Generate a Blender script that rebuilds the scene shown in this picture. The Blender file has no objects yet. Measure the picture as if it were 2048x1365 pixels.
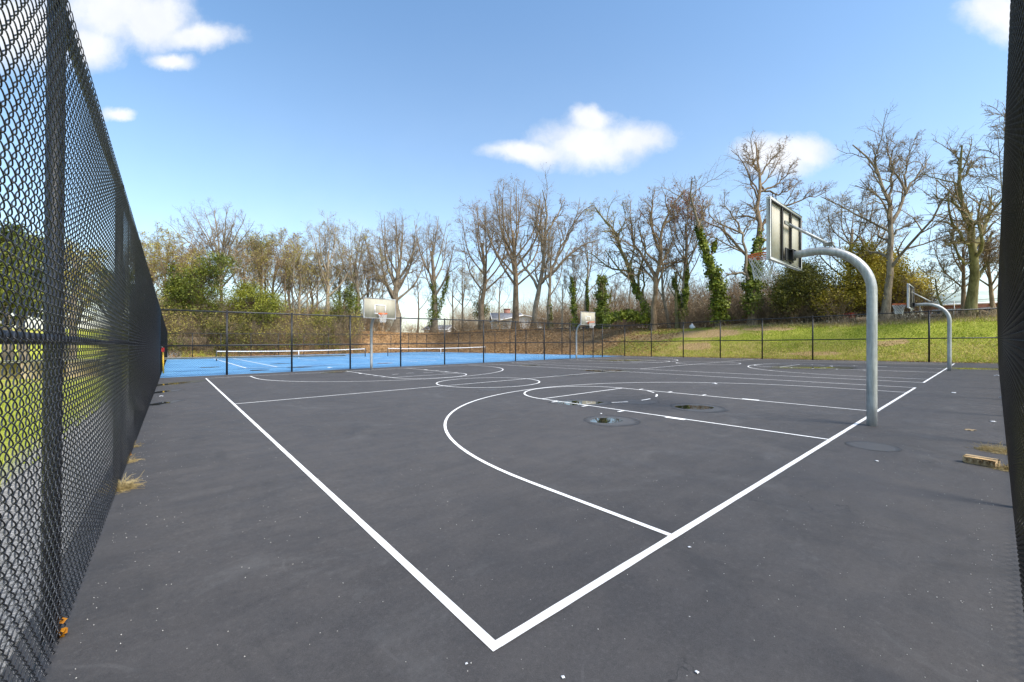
import bpy, math, numpy as np
from mathutils import Vector
R_ = math.radians
U = 0.2822                      # metres per layout unit (court survey)
scene = bpy.context.scene
col = scene.collection
# ------------------------------------------------------------------ camera
F, V0, H = 811.269, 686.768, 4.936
YAW = R_(50.011); CX, CY = -4.02, -5.24
SL = 0.01
CT, ST = math.cos(YAW), math.sin(YAW)
cd = bpy.data.cameras.new('camera'); cam = bpy.data.objects.new('camera', cd); col.objects.link(cam)
cam.location = (CX*U, CY*U, H*U)
cam.rotation_euler = (R_(90), 0, YAW-R_(90))
cd.sensor_width = 36; cd.lens = F/2048*36
cd.shift_y = (V0-682.5)/2048
cd.clip_start = 0.01; cd.clip_end = 3000
scene.camera = cam
# ------------------------------------------------------------------ node helper
class N:
    def __init__(s, nt): s.nt = nt; s.n = nt.nodes; s.l = nt.links
    def __call__(s, typ, ins=None, **kw):
        nd = s.n.new(typ)
        for k, v in kw.items(): setattr(nd, k, v)
        for k, v in (ins or {}).items():
            sock = nd.inputs[k]
            if isinstance(v, bpy.types.NodeSocket): s.l.new(v, sock)
            else: sock.default_value = v
        return nd
    def math(s, op, a, b=0.0, c=0.0, clamp=False):
        nd = s('ShaderNodeMath', {0: a, 1: b, 2: c}, operation=op, use_clamp=clamp); return nd.outputs[0]
    def vm(s, op, a, b=(0, 0, 0)):
        nd = s('ShaderNodeVectorMath', {0: a, 1: b}, operation=op)
        return nd.outputs['Value'] if op in ('DOT_PRODUCT', 'LENGTH', 'DISTANCE') else nd.outputs[0]
    def mix(s, f, a, b):
        nd = s.n.new('ShaderNodeMix'); nd.data_type = 'RGBA'
        for i, v in ((0, f), (6, a), (7, b)):
            if isinstance(v, bpy.types.NodeSocket): s.l.new(v, nd.inputs[i])
            else: nd.inputs[i].default_value = (v if i == 0 or len(v) == 4 else (*v, 1))
        return nd.outputs[2]
    def noise(s, vec, scale, detail=4, rough=.55, dist=0.0):
        nd = s('ShaderNodeTexNoise', {'Scale': scale, 'Detail': detail, 'Roughness': rough, 'Distortion': dist})
        if vec is not None: s.l.new(vec, nd.inputs['Vector'])
        return nd.outputs['Fac']
    def ramp(s, fac, stops):
        nd = s.n.new('ShaderNodeValToRGB'); e = nd.color_ramp.elements
        while len(e) > len(stops): e.remove(e[-1])
        while len(e) < len(stops): e.new(.5)
        for i, (p, c) in enumerate(stops):
            e[i].position = p; e[i].color = (*c, 1) if len(c) == 3 else c
        s.l.new(fac, nd.inputs[0]); return nd.outputs[0]
    def step(s, x, lo, hi):
        nd = s('ShaderNodeMapRange', {0: x, 1: lo, 2: hi, 3: 0.0, 4: 1.0}, interpolation_type='SMOOTHSTEP'); return nd.outputs[0]
# ------------------------------------------------------------------ sky, sun, exposure
SUN_AZ, SUN_EL = R_(-80), R_(50)
w = bpy.data.worlds.new('World'); scene.world = w; w.use_nodes = True
w.node_tree.nodes.clear(); n = N(w.node_tree)
sky = n('ShaderNodeTexSky', sky_type='NISHITA', sun_disc=False)
sky.sun_elevation = SUN_EL; sky.sun_rotation = R_(90)-SUN_AZ
sky.air_density = 1.1; sky.dust_density = 1.2; sky.ozone_density = 1.2
tc = n('ShaderNodeTexCoord').outputs['Generated']
fw = n.vm('DOT_PRODUCT', tc, (CT, ST, 0)); rt = n.vm('DOT_PRODUCT', tc, (ST, -CT, 0))
up = n('ShaderNodeSeparateXYZ', {0: tc}).outputs[2]
fwc = n.math('MAXIMUM', fw, .05)
uu = n.math('DIVIDE', rt, fwc); vv = n.math('DIVIDE', up, fwc)
uv = n('ShaderNodeCombineXYZ', {0: uu, 1: vv, 2: 0.0}).outputs[0]
nz = n('ShaderNodeTexNoise', {'Vector': uv, 'Scale': 5.5, 'Detail': 7.0, 'Roughness': .6})
warp = n.vm('SCALE', n.vm('SUBTRACT', nz.outputs['Color'], (.5, .5, .5)))
warp.node.inputs['Scale'].default_value = .085
uvw = n.vm('ADD', uv, warp)
def pxuv(x, y): return ((x-1024)/F, (V0-y)/F)
CLOUDS = [(1175, 285, 125, 62), (1060, 305, 110, 30), (1270, 276, 85, 36), (1180, 235, 60, 30),
          (300, 40, 105, 66), (230, 20, 120, 78), (385, 68, 95, 30), (345, 116, 55, 18), (180, 90, 80, 50), (60, 60, 150, 90),
          (1990, 20, 75, 60), (2040, 50, 80, 60), (1548, 312, 85, 52), (1600, 300, 70, 38), (232, 222, 40, 16)]
fld = None
for (x, y, rx, ry) in CLOUDS:
    cu, cv = pxuv(x, y)
    q = n.vm('MULTIPLY', n.vm('SUBTRACT', uvw, (cu, cv, 0)), (F/rx, F/ry, 0))
    e = n.math('SUBTRACT', 1.0, n.vm('LENGTH', q))
    fld = e if fld is None else n.math('SMOOTH_MAX', fld, e, .18)
fine = n.noise(uvw, 13.0, 9, .66)
fld = n.math('ADD', fld, n.math('MULTIPLY', n.math('SUBTRACT', fine, .5), .8))
mask = n.math('MULTIPLY', n.step(fld, -.26, .7), .92)
# thin high white veil low over the trees
veil = n.math('MULTIPLY', n.step(n.noise(uv, 2.2, 6, .6), .46, .68), n.step(vv, .42, .1))
veil = n.math('ADD', n.math('MULTIPLY', veil, .2), n.math('MULTIPLY', n.step(vv, .95, .0), .17))
mask = n.math('MAXIMUM', mask, veil)
mask = n.math('MULTIPLY', mask, n.step(fw, .05, .2))
shade = n.noise(uvw, 7.0, 5, .55)
ccol = n.mix(n.step(shade, .3, .7), (4.3, 4.4, 4.65), (4.95, 4.95, 5.0))
skyc = n('ShaderNodeHueSaturation', {'Hue': .496, 'Saturation': 1.13, 'Value': 1.2, 'Color': sky.outputs[0]}).outputs[0]
csky = n.mix(mask, skyc, ccol)
bg = n('ShaderNodeBackground', {'Color': csky, 'Strength': 0.105})
n.l.new(bg.outputs[0], n('ShaderNodeOutputWorld').inputs[0])
sd = bpy.data.lights.new('sun', 'SUN'); so = bpy.data.objects.new('sun', sd); col.objects.link(so)
sd.energy = 2.9; sd.angle = R_(24); sd.color = (1, .95, .87)
sdir = Vector((math.cos(SUN_AZ)*math.cos(SUN_EL), math.sin(SUN_AZ)*math.cos(SUN_EL), math.sin(SUN_EL)))
so.rotation_euler = sdir.to_track_quat('Z', 'Y').to_euler(); so.location = (0, 0, 60)
vs = scene.view_settings; vs.view_transform = 'Standard'; vs.look = 'None'; vs.exposure = 1.12; vs.gamma = 1
scene.cycles.max_bounces = 6; scene.cycles.transparent_max_bounces = 12
# ------------------------------------------------------------------ layout functions (a along the baseline, b along the sideline)
def lateral(a, b): return (a-CX)*ST-(b-CY)*CT
def zplane(a, b): return SL*lateral(a, b)
def sm(x): x = np.clip(x, 0, 1); return x*x*(3-2*x)
def terr(a, b):
    a = np.asarray(a, float); b = np.asarray(b, float)
    o = np.maximum(a-120.5, b-227)
    o = np.where(a < -7, np.maximum(o, -1)*sm((b-150)/60), o)
    hh = 10.2+3.2*sm((b-60)/150)
    z = hh*sm(o/29)
    z = z + .45*np.sin(a*.11+b*.05)*np.sin(b*.07)*sm(o/20)
    lat = np.clip(lateral(a, b), -260, 260)
    return SL*lat+z
def ray(x): k = (x-1024)/F; return CT+k*ST, ST-k*CT       # per unit of depth d
def at(x, y, d): vx, vy = ray(x); return np.array([CX+d*vx, CY+d*vy, H+(V0-y)*d/F])
def ground(x, y):
    k = (x-1024)/F; d = F*H/(y-V0+F*SL*k); vx, vy = ray(x); return CX+d*vx, CY+d*vy
def ray_a(x, a): vx, vy = ray(x); return (a-CX)/vx
def ray_b(x, b): vx, vy = ray(x); return (b-CY)/vy
def wall_d(x, off):
    vx, vy = ray(x); ds = []
    if vx > 1e-3: ds.append((120+off-CX)/vx)
    if vy > 1e-3: ds.append((226+off-CY)/vy)
    return min(ds)
def W3(a, b, z): return (a*U, b*U, z*U)
rng = np.random.default_rng(7)
# ------------------------------------------------------------------ object helpers
def mesh_obj(name, V, Fs, mat, parent=None, smooth=False, loc=None):
    """V (n,3) metres; Fs list of int arrays (m,k) ; one mesh object"""
    V = np.asarray(V, np.float32)
    if not isinstance(Fs, (list, tuple)) : Fs = [Fs]
    Fs = [np.asarray(f, np.int32) for f in Fs if len(f)]
    me = bpy.data.meshes.new(name)
    me.vertices.add(len(V))
    me.vertices.foreach_set('co', V.ravel())
    nl = sum(f.size for f in Fs); npoly = sum(len(f) for f in Fs)
    me.loops.add(nl); me.loops.foreach_set('vertex_index', np.concatenate([f.ravel() for f in Fs]))
    me.polygons.add(npoly)
    tot = np.concatenate([np.full(len(f), f.shape[1], np.int32) for f in Fs])
    st = np.concatenate([[0], np.cumsum(tot)[:-1]]).astype(np.int32)
    me.polygons.foreach_set('loop_start', st)
    me.polygons.foreach_set('loop_total', tot)
    if smooth: me.polygons.foreach_set('use_smooth', np.ones(npoly, bool))
    me.update(calc_edges=True)
    if mat: me.materials.append(mat)
    o = bpy.data.objects.new(name, me); col.objects.link(o)
    if loc is not None and parent is None: o.location = loc
    if parent is not None: o.parent = parent
    return o
class G:
    """geometry collector; all input in metres"""
    def __init__(s): s.v = []; s.f = {}; s.n = 0; s.m = {}; s.mi = 0
    def face(s, k, arr): s.f.setdefault(k, []).append(np.asarray(arr, int)); s.m.setdefault(k, []).append(np.full(len(arr), s.mi))
    def add(s, V, Fc):
        V = np.asarray(V, float).reshape(-1, 3); Fc = np.asarray(Fc, int)
        s.v.append(V); s.face(Fc.shape[1], Fc+s.n); s.n += len(V); return s
    def box(s, c, d, rot=0.0, bev=0.0, tilt=None):
        hx, hy, hz = d[0]/2, d[1]/2, d[2]/2
        b = min(bev, hx*.9, hy*.9, hz*.9)
        if b <= 0:
            V = np.array([[x, y, z] for x in (-hx, hx) for y in (-hy, hy) for z in (-hz, hz)])
            Fc = [[0, 1, 3, 2], [4, 6, 7, 5], [0, 4, 5, 1], [2, 3, 7, 6], [0, 2, 6, 4], [1, 5, 7, 3]]
            tri = None
        else:
            V = []
            ix = {}
            for i, sx in enumerate((-1, 1)):
                for j, sy in enumerate((-1, 1)):
                    for k, sz in enumerate((-1, 1)):
                        for ax in range(3):
                            p = [sx*(hx-b), sy*(hy-b), sz*(hz-b)]; p[ax] = (sx*hx, sy*hy, sz*hz)[ax]
                            ix[i, j, k, ax] = len(V); V.append(p)
            V = np.array(V); Fc = []; tri = []
            for ax in range(3):
                o1, o2 = [a for a in range(3) if a != ax]
                for e in (0, 1):
                    q = []
                    for (p, r) in ((0, 0), (1, 0), (1, 1), (0, 1)):
                        key = [0, 0, 0]; key[ax] = e; key[o1] = p; key[o2] = r; q.append(ix[(*key, ax)])
                    Fc.append(q)
                # edges along ax
                for (p, r) in ((0, 0), (1, 0), (1, 1), (0, 1)):
                    k0 = [0, 0, 0]; k0[o1] = p; k0[o2] = r; k1 = list(k0); k1[ax] = 1
                    Fc.append([ix[(*k0, o1)], ix[(*k0, o2)], ix[(*k1, o2)], ix[(*k1, o1)]])
            for i in (0, 1):
                for j in (0, 1):
                    for k in (0, 1): tri.append([ix[i, j, k, 0], ix[i, j, k, 1], ix[i, j, k, 2]])
        if tilt is not None:
            ct, st_ = math.cos(tilt), math.sin(tilt); V = np.stack([V[:, 0]*ct+V[:, 2]*st_, V[:, 1], -V[:, 0]*st_+V[:, 2]*ct], 1)
        cr, sr = math.cos(rot), math.sin(rot)
        V = np.stack([V[:, 0]*cr-V[:, 1]*sr, V[:, 0]*sr+V[:, 1]*cr, V[:, 2]], 1)+np.asarray(c)
        base = s.n; s.add(V, Fc)
        if tri is not None: s.face(3, np.array(tri)+base)
        return s
    def tubes(s, P, Rr, sides=6, cap=False):
        """P (N,K,3), Rr (N,K)"""
        P = np.asarray(P, float); Rr = np.asarray(Rr, float)
        if P.ndim == 2: P = P[None]; Rr = Rr[None] if Rr.ndim else np.full(P.shape[:2], float(Rr))
        Rr = np.broadcast_to(Rr, P.shape[:2])
        Nn, K, _ = P.shape
        T = np.gradient(P, axis=1); T /= np.linalg.norm(T, axis=2, keepdims=True)+1e-12
        m = T.mean(1); ref = np.zeros((Nn, 3)); ref[np.arange(Nn), np.argmin(np.abs(m), 1)] = 1
        A = np.cross(T, ref[:, None, :]); A /= np.linalg.norm(A, axis=2, keepdims=True)+1e-12
        B = np.cross(T, A)
        th = np.arange(sides)*2*np.pi/sides
        V = P[:, :, None, :]+Rr[:, :, None, None]*(np.cos(th)[None, None, :, None]*A[:, :, None, :]+np.sin(th)[None, None, :, None]*B[:, :, None, :])
        idx = np.arange(Nn*K*sides).reshape(Nn, K, sides)
        a = idx[:, :-1, :]; b = np.roll(a, -1, 2); c = idx[:, 1:, :]; d = np.roll(c, -1, 2)
        Fc = np.stack([a, b, d, c], -1).reshape(-1, 4)
        base = s.n; s.add(V.reshape(-1, 3), Fc)
        if cap:
            for i in range(Nn):
                s.face(sides, np.array([idx[i, 0, ::-1]])+base)
                s.face(sides, np.array([idx[i, -1, :]])+base)
        return s
    def quads(s, C, size, rg, aspect=1.0, upbias=0.0, nrm=None):
        """leaf quads at centres C (folded rhombs)"""
        C = np.asarray(C, float); M = len(C)
        nn = rg.normal(size=(M, 3))
        if nrm is not None: nn = nn*.7+nrm
        nn[:, 2] += upbias; nn /= np.linalg.norm(nn, axis=1, keepdims=True)+1e-9
        t = np.cross(nn, rg.normal(size=(M, 3))); t /= np.linalg.norm(t, axis=1, keepdims=True)+1e-9
        b = np.cross(nn, t); sz = (size*rg.uniform(.6, 1.35, M))[:, None] if np.ndim(size) == 0 else np.asarray(size)[:, None]
        V = np.stack([C-t*sz*.5, C+b*sz*.32*aspect+nn*sz*.08, C+t*sz*.5, C-b*sz*.32*aspect+nn*sz*.08], 1)
        return s.add(V.reshape(-1, 3), np.arange(M*4).reshape(M, 4))
    def grid(s, X, Y, Z):
        nx, ny = X.shape; i = np.arange(nx*ny).reshape(nx, ny)
        Fc = np.stack([i[:-1, :-1], i[1:, :-1], i[1:, 1:], i[:-1, 1:]], -1).reshape(-1, 4)
        return s.add(np.stack([X, Y, Z], -1).reshape(-1, 3), Fc)
    def obj(s, name, mat, parent=None, smooth=False):
        V = np.concatenate(s.v); Fs = [np.concatenate(x) for x in s.f.values()]
        loc = None
        if parent is not None:
            V = V-np.array(parent['_o'])
        o = mesh_obj(name, V, Fs, mat[0] if isinstance(mat, (list, tuple)) else mat, parent, smooth)
        if isinstance(mat, (list, tuple)):
            for x in mat[1:]: o.data.materials.append(x)
            mi = np.concatenate([np.concatenate(x) for x in s.m.values()]).astype(np.int32)
            if len(mi) == len(o.data.polygons): o.data.polygons.foreach_set('material_index', mi)
        return o
def tag(o, label=None, cat=None, group=None, kind=None):
    for k, v in (('label', label), ('category', cat), ('group', group), ('kind', kind)):
        if v: o[k] = v
    return o
def thing(name, loc, label, cat, group=None):
    o = bpy.data.objects.new(name, None); col.objects.link(o); o.location = loc; o.empty_display_size = .3
    o['_o'] = [float(x) for x in loc]
    return tag(o, label, cat, group)
# ------------------------------------------------------------------ materials
def M(name, fn):
    m = bpy.data.materials.new(name); m.use_nodes = True; m.node_tree.nodes.clear(); nn = N(m.node_tree)
    out = nn('ShaderNodeOutputMaterial'); fn(nn, out); return m
def pbr(nn, out, color, rough=.6, metal=0.0, bump=None, bs=.2, bd=.01, spec=.5, sub=None, **kw):
    p = nn('ShaderNodeBsdfPrincipled', {'Roughness': rough, 'Metallic': metal, 'Specular IOR Level': spec})
    if isinstance(color, bpy.types.NodeSocket): nn.l.new(color, p.inputs['Base Color'])
    else: p.inputs['Base Color'].default_value = (*color, 1)
    for k, v in kw.items(): p.inputs[k.replace('_', ' ')].default_value = v
    if bump is not None:
        bn = nn('ShaderNodeBump', {'Height': bump, 'Strength': bs, 'Distance': bd}); nn.l.new(bn.outputs[0], p.inputs['Normal'])
    nn.l.new(p.outputs[0], out.inputs[0]); return p
def simple(name, c, rough=.6, var=.15, scale=6.0, metal=0.0, spec=.5, bs=.1):
    def f(nn, out):
        pos = nn('ShaderNodeNewGeometry').outputs['Position']
        z = nn.noise(pos, scale, 5)
        cc = nn.mix(nn.step(z, .3, .7), tuple(x*(1-var) for x in c), tuple(min(1, x*(1+var)) for x in c))
        pbr(nn, out, cc, rough, metal, z, bs, .003, spec)
    return M(name, f)
def leafmat(name, stops, scale=1.2, trans=.25, rough=.55, fs=9.0):
    def f(nn, out):
        pos = nn('ShaderNodeNewGeometry').outputs['Position']
        z = nn.math('ADD', nn.math('MULTIPLY', nn.noise(pos, scale, 3), .55), nn.math('MULTIPLY', nn.noise(pos, fs, 2), .45))
        c = nn.ramp(nn.step(z, .34, .66), [(i/(len(stops)-1), s) for i, s in enumerate(stops)])
        p = nn('ShaderNodeBsdfPrincipled', {'Base Color': c, 'Roughness': rough, 'Specular IOR Level': .3})
        t = nn('ShaderNodeBsdfTranslucent', {'Color': c})
        mx = nn('ShaderNodeMixShader', {0: trans, 1: p.outputs[0], 2: t.outputs[0]})
        nn.l.new(mx.outputs[0], out.inputs[0])
    return M(name, f)
def barkmat(name, a, b, sc=3.0):
    def f(nn, out):
        pos = nn('ShaderNodeNewGeometry').outputs['Position']
        st = nn.vm('MULTIPLY', pos, (1, 1, .18))
        z = nn.noise(st, sc*3, 6, .7); y = nn.noise(pos, sc*.4, 3)
        c = nn.mix(nn.step(nn.math('ADD', nn.math('MULTIPLY', z, .6), nn.math('MULTIPLY', y, .4)), .35, .65), a, b)
        pbr(nn, out, c, .9, 0, z, .6, .03, .2)
    return M(name, f)
MB = {
 'twig': barkmat('warm_twigs', (.115, .082, .048), (.34, .25, .145)),
 'grey': barkmat('bark_grey', (.11, .085, .058), (.33, .27, .19)),
 'brown': barkmat('bark_brown', (.10, .07, .042), (.31, .225, .14)),
 'mossy': barkmat('bark_mossy', (.10, .085, .035), (.24, .215, .10)),
 'pale': barkmat('bark_pale', (.20, .155, .10), (.45, .36, .25)),
 'dark': barkmat('bark_dark', (.05, .038, .026), (.15, .11, .075)),
}
ML = {
 'ivy': leafmat('ivy_leaves', [(.035, .052, .008), (.13, .165, .016), (.31, .345, .04)], 1.6),
 'ever': leafmat('evergreen_leaves', [(.035, .05, .01), (.12, .145, .018), (.28, .29, .04)], .9),
 'bright': leafmat('bright_green_leaves', [(.08, .09, .012), (.20, .215, .022), (.38, .37, .05)], .8),
 'gold': leafmat('golden_needles', [(.11, .10, .014), (.36, .29, .03), (.60, .48, .06)], .7),
 'darkbush': leafmat('dark_bush_leaves', [(.03, .035, .012), (.11, .11, .02), (.28, .26, .045)], 1.3),
 'olive': leafmat('olive_buds', [(.27, .20, .05), (.43, .36, .08), (.58, .52, .13)], 1.0, .35),
 'rust': leafmat('rusty_buds', [(.17, .08, .03), (.29, .15, .05), (.38, .23, .08)], 1.0, .35),
 'red': leafmat('reddish_buds', [(.19, .07, .05), (.30, .13, .09), (.38, .20, .14)], 1.0, .35),
 'tan': leafmat('tan_twigs', [(.22, .15, .08), (.38, .28, .16), (.52, .41, .25)], 1.0, .3),
 'white': leafmat('white_blossom', [(.38, .35, .24), (.60, .58, .45), (.75, .73, .62)], 1.0, .35),
 'litter': leafmat('dead_leaves', [(.18, .09, .03), (.40, .23, .09), (.58, .40, .19)], 3.0, .1),
}
def asphalt(nn, out):
    pos = nn('ShaderNodeNewGeometry').outputs['Position']
    big = nn.noise(pos, .35, 5, .6); mid = nn.noise(pos, 2.6, 6, .65); fin = nn.noise(pos, 190.0, 3, .7)
    st = nn.noise(nn.vm('MULTIPLY', pos, (1.2, 5.5, 1)), 1.1, 6, .65, .8)
    f = nn.math('ADD', nn.math('ADD', nn.math('MULTIPLY', big, .35), nn.math('MULTIPLY', mid, .3)), nn.math('MULTIPLY', st, .35))
    c = nn.mix(nn.step(f, .36, .64), (.0350, .0318, .0308), (.0590, .0540, .0520))
    c = nn.mix(nn.math('MULTIPLY', nn.step(fin, .35, .7), .5), c, (.086, .080, .076))
    gr = nn.noise(pos, 34.0, 6, .85); c = nn.mix(nn.math('MULTIPLY', nn.step(gr, .52, .72), .5), c, (.120, .113, .106)); c = nn.mix(nn.math('MULTIPLY', nn.step(gr, .48, .3), .5), c, (.018, .018, .018))
    dk = nn.step(nn.noise(nn.vm('MULTIPLY', pos, (1.3, .8, 1)), .8, 7, .72, 1.0), .55, .68); c = nn.mix(nn.math('MULTIPLY', dk, .4), c, (.030, .029, .029))
    fa = nn.step(nn.noise(nn.vm('ADD', pos, (9, 4, 0)), .55, 7, .75, 1.5), .54, .7); c = nn.mix(nn.math('MULTIPLY', fa, .4), c, (.098, .095, .092))
    # pale scuffs
    sc = nn.step(nn.noise(nn.vm('MULTIPLY', pos, (3, 14, 1)), 1.0, 8, .75, 2.2), .66, .78)
    c = nn.mix(nn.math('MULTIPLY', sc, .5), c, (.15, .15, .155))
    sc2 = nn.step(nn.noise(nn.vm('MULTIPLY', nn.vm('ADD', pos, (31, 7, 0)), (17, 4, 1)), 1.0, 8, .75, 2.0), .69, .80)
    c = nn.mix(nn.math('MULTIPLY', sc2, .45), c, (.16, .16, .15))
    sc3 = nn.step(nn.noise(nn.vm('MULTIPLY', nn.vm('ADD', pos, (3, 77, 0)), (9, 2.5, 1)), 2.0, 8, .8, 3.0), .66, .74)
    c = nn.mix(nn.math('MULTIPLY', sc3, .3), c, (.17, .165, .155))
    wv = nn('ShaderNodeTexVoronoi', {'Vector': nn.vm('ADD', pos, nn.vm('SCALE', nn('ShaderNodeTexNoise', {'Vector': pos, 'Scale': .7, 'Detail': 2.0}).outputs['Color'])), 'Scale': .8}, feature='DISTANCE_TO_EDGE').outputs['Distance']
    ar = nn.math('MULTIPLY', nn.step(wv, .006, .002), nn.step(nn.noise(pos, 1.7, 2), .56, .66)); c = nn.mix(nn.math('MULTIPLY', ar, .12), c, (.16, .155, .15))
    # white grit specks
    v = nn('ShaderNodeTexVoronoi', {'Vector': pos, 'Scale': 8.0, 'Randomness': 1.0})
    rad = nn.math('MULTIPLY', nn.step(nn('ShaderNodeSeparateColor', {0: v.outputs['Color']}).outputs[0], .88, 1.0), .045)
    sp = nn.math('LESS_THAN', v.outputs['Distance'], rad)
    c = nn.mix(nn.math('MULTIPLY', sp, .7), c, (.5, .48, .45))
    # dark hairline cracks
    vc = nn('ShaderNodeTexVoronoi', {'Vector': nn.vm('ADD', pos, nn.vm('SCALE', nn('ShaderNodeTexNoise', {'Vector': pos, 'Scale': 3.0, 'Detail': 5.0}).outputs['Color'])), 'Scale': .5}, feature='DISTANCE_TO_EDGE')
    ck = nn.math('MULTIPLY', nn.math('LESS_THAN', vc.outputs['Distance'], .0022), nn.step(nn.noise(pos, .5, 3), .60, .64))
    c = nn.mix(nn.math('MULTIPLY', ck, .7), c, (.015, .015, .016))
    b = nn.math('ADD', fin, nn.math('MULTIPLY', mid, .5))
    ro = nn('ShaderNodeMapRange', {0: mid, 1: .3, 2: .7, 3: .62, 4: .85}).outputs[0]
    p = pbr(nn, out, c, .8, 0, b, .35, .003, .45); nn.l.new(ro, p.inputs['Roughness'])
MAT_ASPHALT = M('asphalt', asphalt)
def bluef(nn, out):
    pos = nn('ShaderNodeNewGeometry').outputs['Position']
    z = nn.noise(pos, .5, 6, .65); y = nn.noise(nn.vm('MULTIPLY', pos, (1, 4, 1)), 1.2, 5, .6)
    c = nn.mix(nn.step(nn.math('ADD', nn.math('MULTIPLY', z, .5), nn.math('MULTIPLY', y, .5)), .35, .65), (.065, .19, .37), (.13, .32, .52))
    pbr(nn, out, c, .75, 0, nn.noise(pos, 120.0, 3), .2, .002, .4)
MAT_BLUE = M('blue_acrylic', bluef)
def paintf(nn, out):
    pos = nn('ShaderNodeNewGeometry').outputs['Position']
    z = nn.noise(pos, 60.0, 6, .7); y = nn.noise(pos, 2.0, 5, .65)
    wear = nn.step(nn.math('ADD', z, nn.math('MULTIPLY', y, .45)), .86, .96)
    c = nn.mix(nn.step(y, .3, .7), (.74, .73, .70), (.82, .82, .80))
    c = nn.mix(nn.math('MULTIPLY', wear, .75), c, (.16, .16, .16))
    pbr(nn, out, c, .7, 0, nn.noise(pos, 190.0, 3, .7), .3, .003, .4)
MAT_PAINT = M('white_line_paint', paintf)
PATCH = [(140, 62, 3.6, 15), (138, 80, 3, 11), (131, 60, 2.6, 6), (143, 42, 2.2, 8), (127, 26, 1.6, 6), (133, 12, 1.6, 4)]
def groundf(nn, out):
    pos = nn('ShaderNodeNewGeometry').outputs['Position']
    sep = nn('ShaderNodeSeparateXYZ', {0: pos}); X, Y = sep.outputs[0], sep.outputs[1]
    big = nn.noise(pos, .16, 6, .62, .6); mid = nn.noise(nn.vm('MULTIPLY', pos, (1, .6, 1)), .8, 6, .65); fin = nn.noise(pos, 9.0, 5, .7)
    g = nn.mix(nn.step(mid, .35, .65), (.20, .245, .022), (.31, .34, .04))
    g = nn.mix(nn.step(fin, .4, .75), g, (.38, .35, .08))
    tan = nn.mix(nn.step(fin, .3, .7), (.26, .165, .08), (.46, .32, .17))
    # bare patches on the bank
    p1 = nn.math('MULTIPLY', nn.step(nn.math('ADD', nn.math('MULTIPLY', big, .6), nn.math('MULTIPLY', mid, .4)), .5, .58), 1.0)
    c = nn.mix(nn.math('MULTIPLY', p1, .4), g, tan)
    wp = nn.vm('ADD', pos, nn.vm('SCALE', nn.vm('SUBTRACT', nn('ShaderNodeTexNoise', {'Vector': pos, 'Scale': .9, 'Detail': 6.0}).outputs['Color'], (.5, .5, .5)))); pf = None
    for (pa, pb, ra, rb) in PATCH:
        e = nn.math('SUBTRACT', 1.0, nn.vm('LENGTH', nn.vm('MULTIPLY', nn.vm('SUBTRACT', wp, (pa*U, pb*U, 0)), (1/(ra*U), 1/(rb*U), 0))))
        pf = e if pf is None else nn.math('MAXIMUM', pf, e)
    c = nn.mix(nn.math('MULTIPLY', nn.step(nn.math('ADD', pf, nn.math('MULTIPLY', nn.math('SUBTRACT', fin, .5), .5)), -.05, .2), .9), c, tan)
    foot = nn.math('MULTIPLY', nn.step(X, 39.0, 33.4), nn.step(nn.math('ADD', fin, mid), .75, 1.1))
    onbank = nn.step(X, 33.0, 33.6)
    c = nn.mix(nn.math('MULTIPLY', nn.math('MULTIPLY', foot, onbank), .8), c, (.34, .22, .09))
    # leaf litter in the wood and round the far court
    brown = nn.mix(nn.step(nn.noise(pos, 3.0, 6, .7), .35, .65), (.18, .105, .05), (.44, .28, .14))
    wob = nn.math('ADD', Y, nn.math('MULTIPLY', nn.math('SUBTRACT', big, .5), 16.0))
    wob = nn.math('SUBTRACT', wob, nn.math('MULTIPLY', nn.math('SUBTRACT', X, 34.0), -1.2))
    c = nn.mix(nn.step(wob, 26.0, 33.0), c, brown)
    xx = nn.math('ADD', X, nn.math('MULTIPLY', nn.math('SUBTRACT', big, .5), 3.0))
    c = nn.mix(nn.step(xx, 41.0, 43.5), c, (.25, .18, .095))
    # left of the court: gravel strip then lawn
    grav = nn.mix(nn.step(nn.noise(pos, 26.0, 4, .8), .35, .65), (.10, .095, .085), (.42, .40, .37))
    xl = nn.math('ADD', X, nn.math('MULTIPLY', nn.math('SUBTRACT', mid, .5), .5))
    c = nn.mix(nn.math('MULTIPLY', nn.step(xl, -2.9, -2.4), nn.step(X, 0.0, -.5)), c, grav)
    pbr(nn, out, c, .95, 0, fin, .8, .06, .15)
MAT_GROUND = M('ground', groundf)
def wiref(nn, out):
    pos = nn('ShaderNodeNewGeometry').outputs['Position']
    z = nn.noise(pos, 30.0, 3)
    c = nn.mix(nn.step(z, .4, .65), (.012, .0125, .015), (.045, .046, .053))
    pbr(nn, out, c, .33, 0, None, spec=.6)
MAT_WIRE = M('black_vinyl_wire', wiref)
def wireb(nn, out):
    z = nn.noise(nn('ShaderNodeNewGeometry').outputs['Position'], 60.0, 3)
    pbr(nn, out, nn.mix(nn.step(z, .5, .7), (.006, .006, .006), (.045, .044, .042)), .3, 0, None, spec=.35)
MAT_WIREB = M('shaded_black_wire', wireb)  # vinyl wire darkened to carry the right fence's backlit shade; far fences share it
MAT_POST = simple('black_fence_post', (.014, .014, .016), .45, .3, 8)
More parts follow.
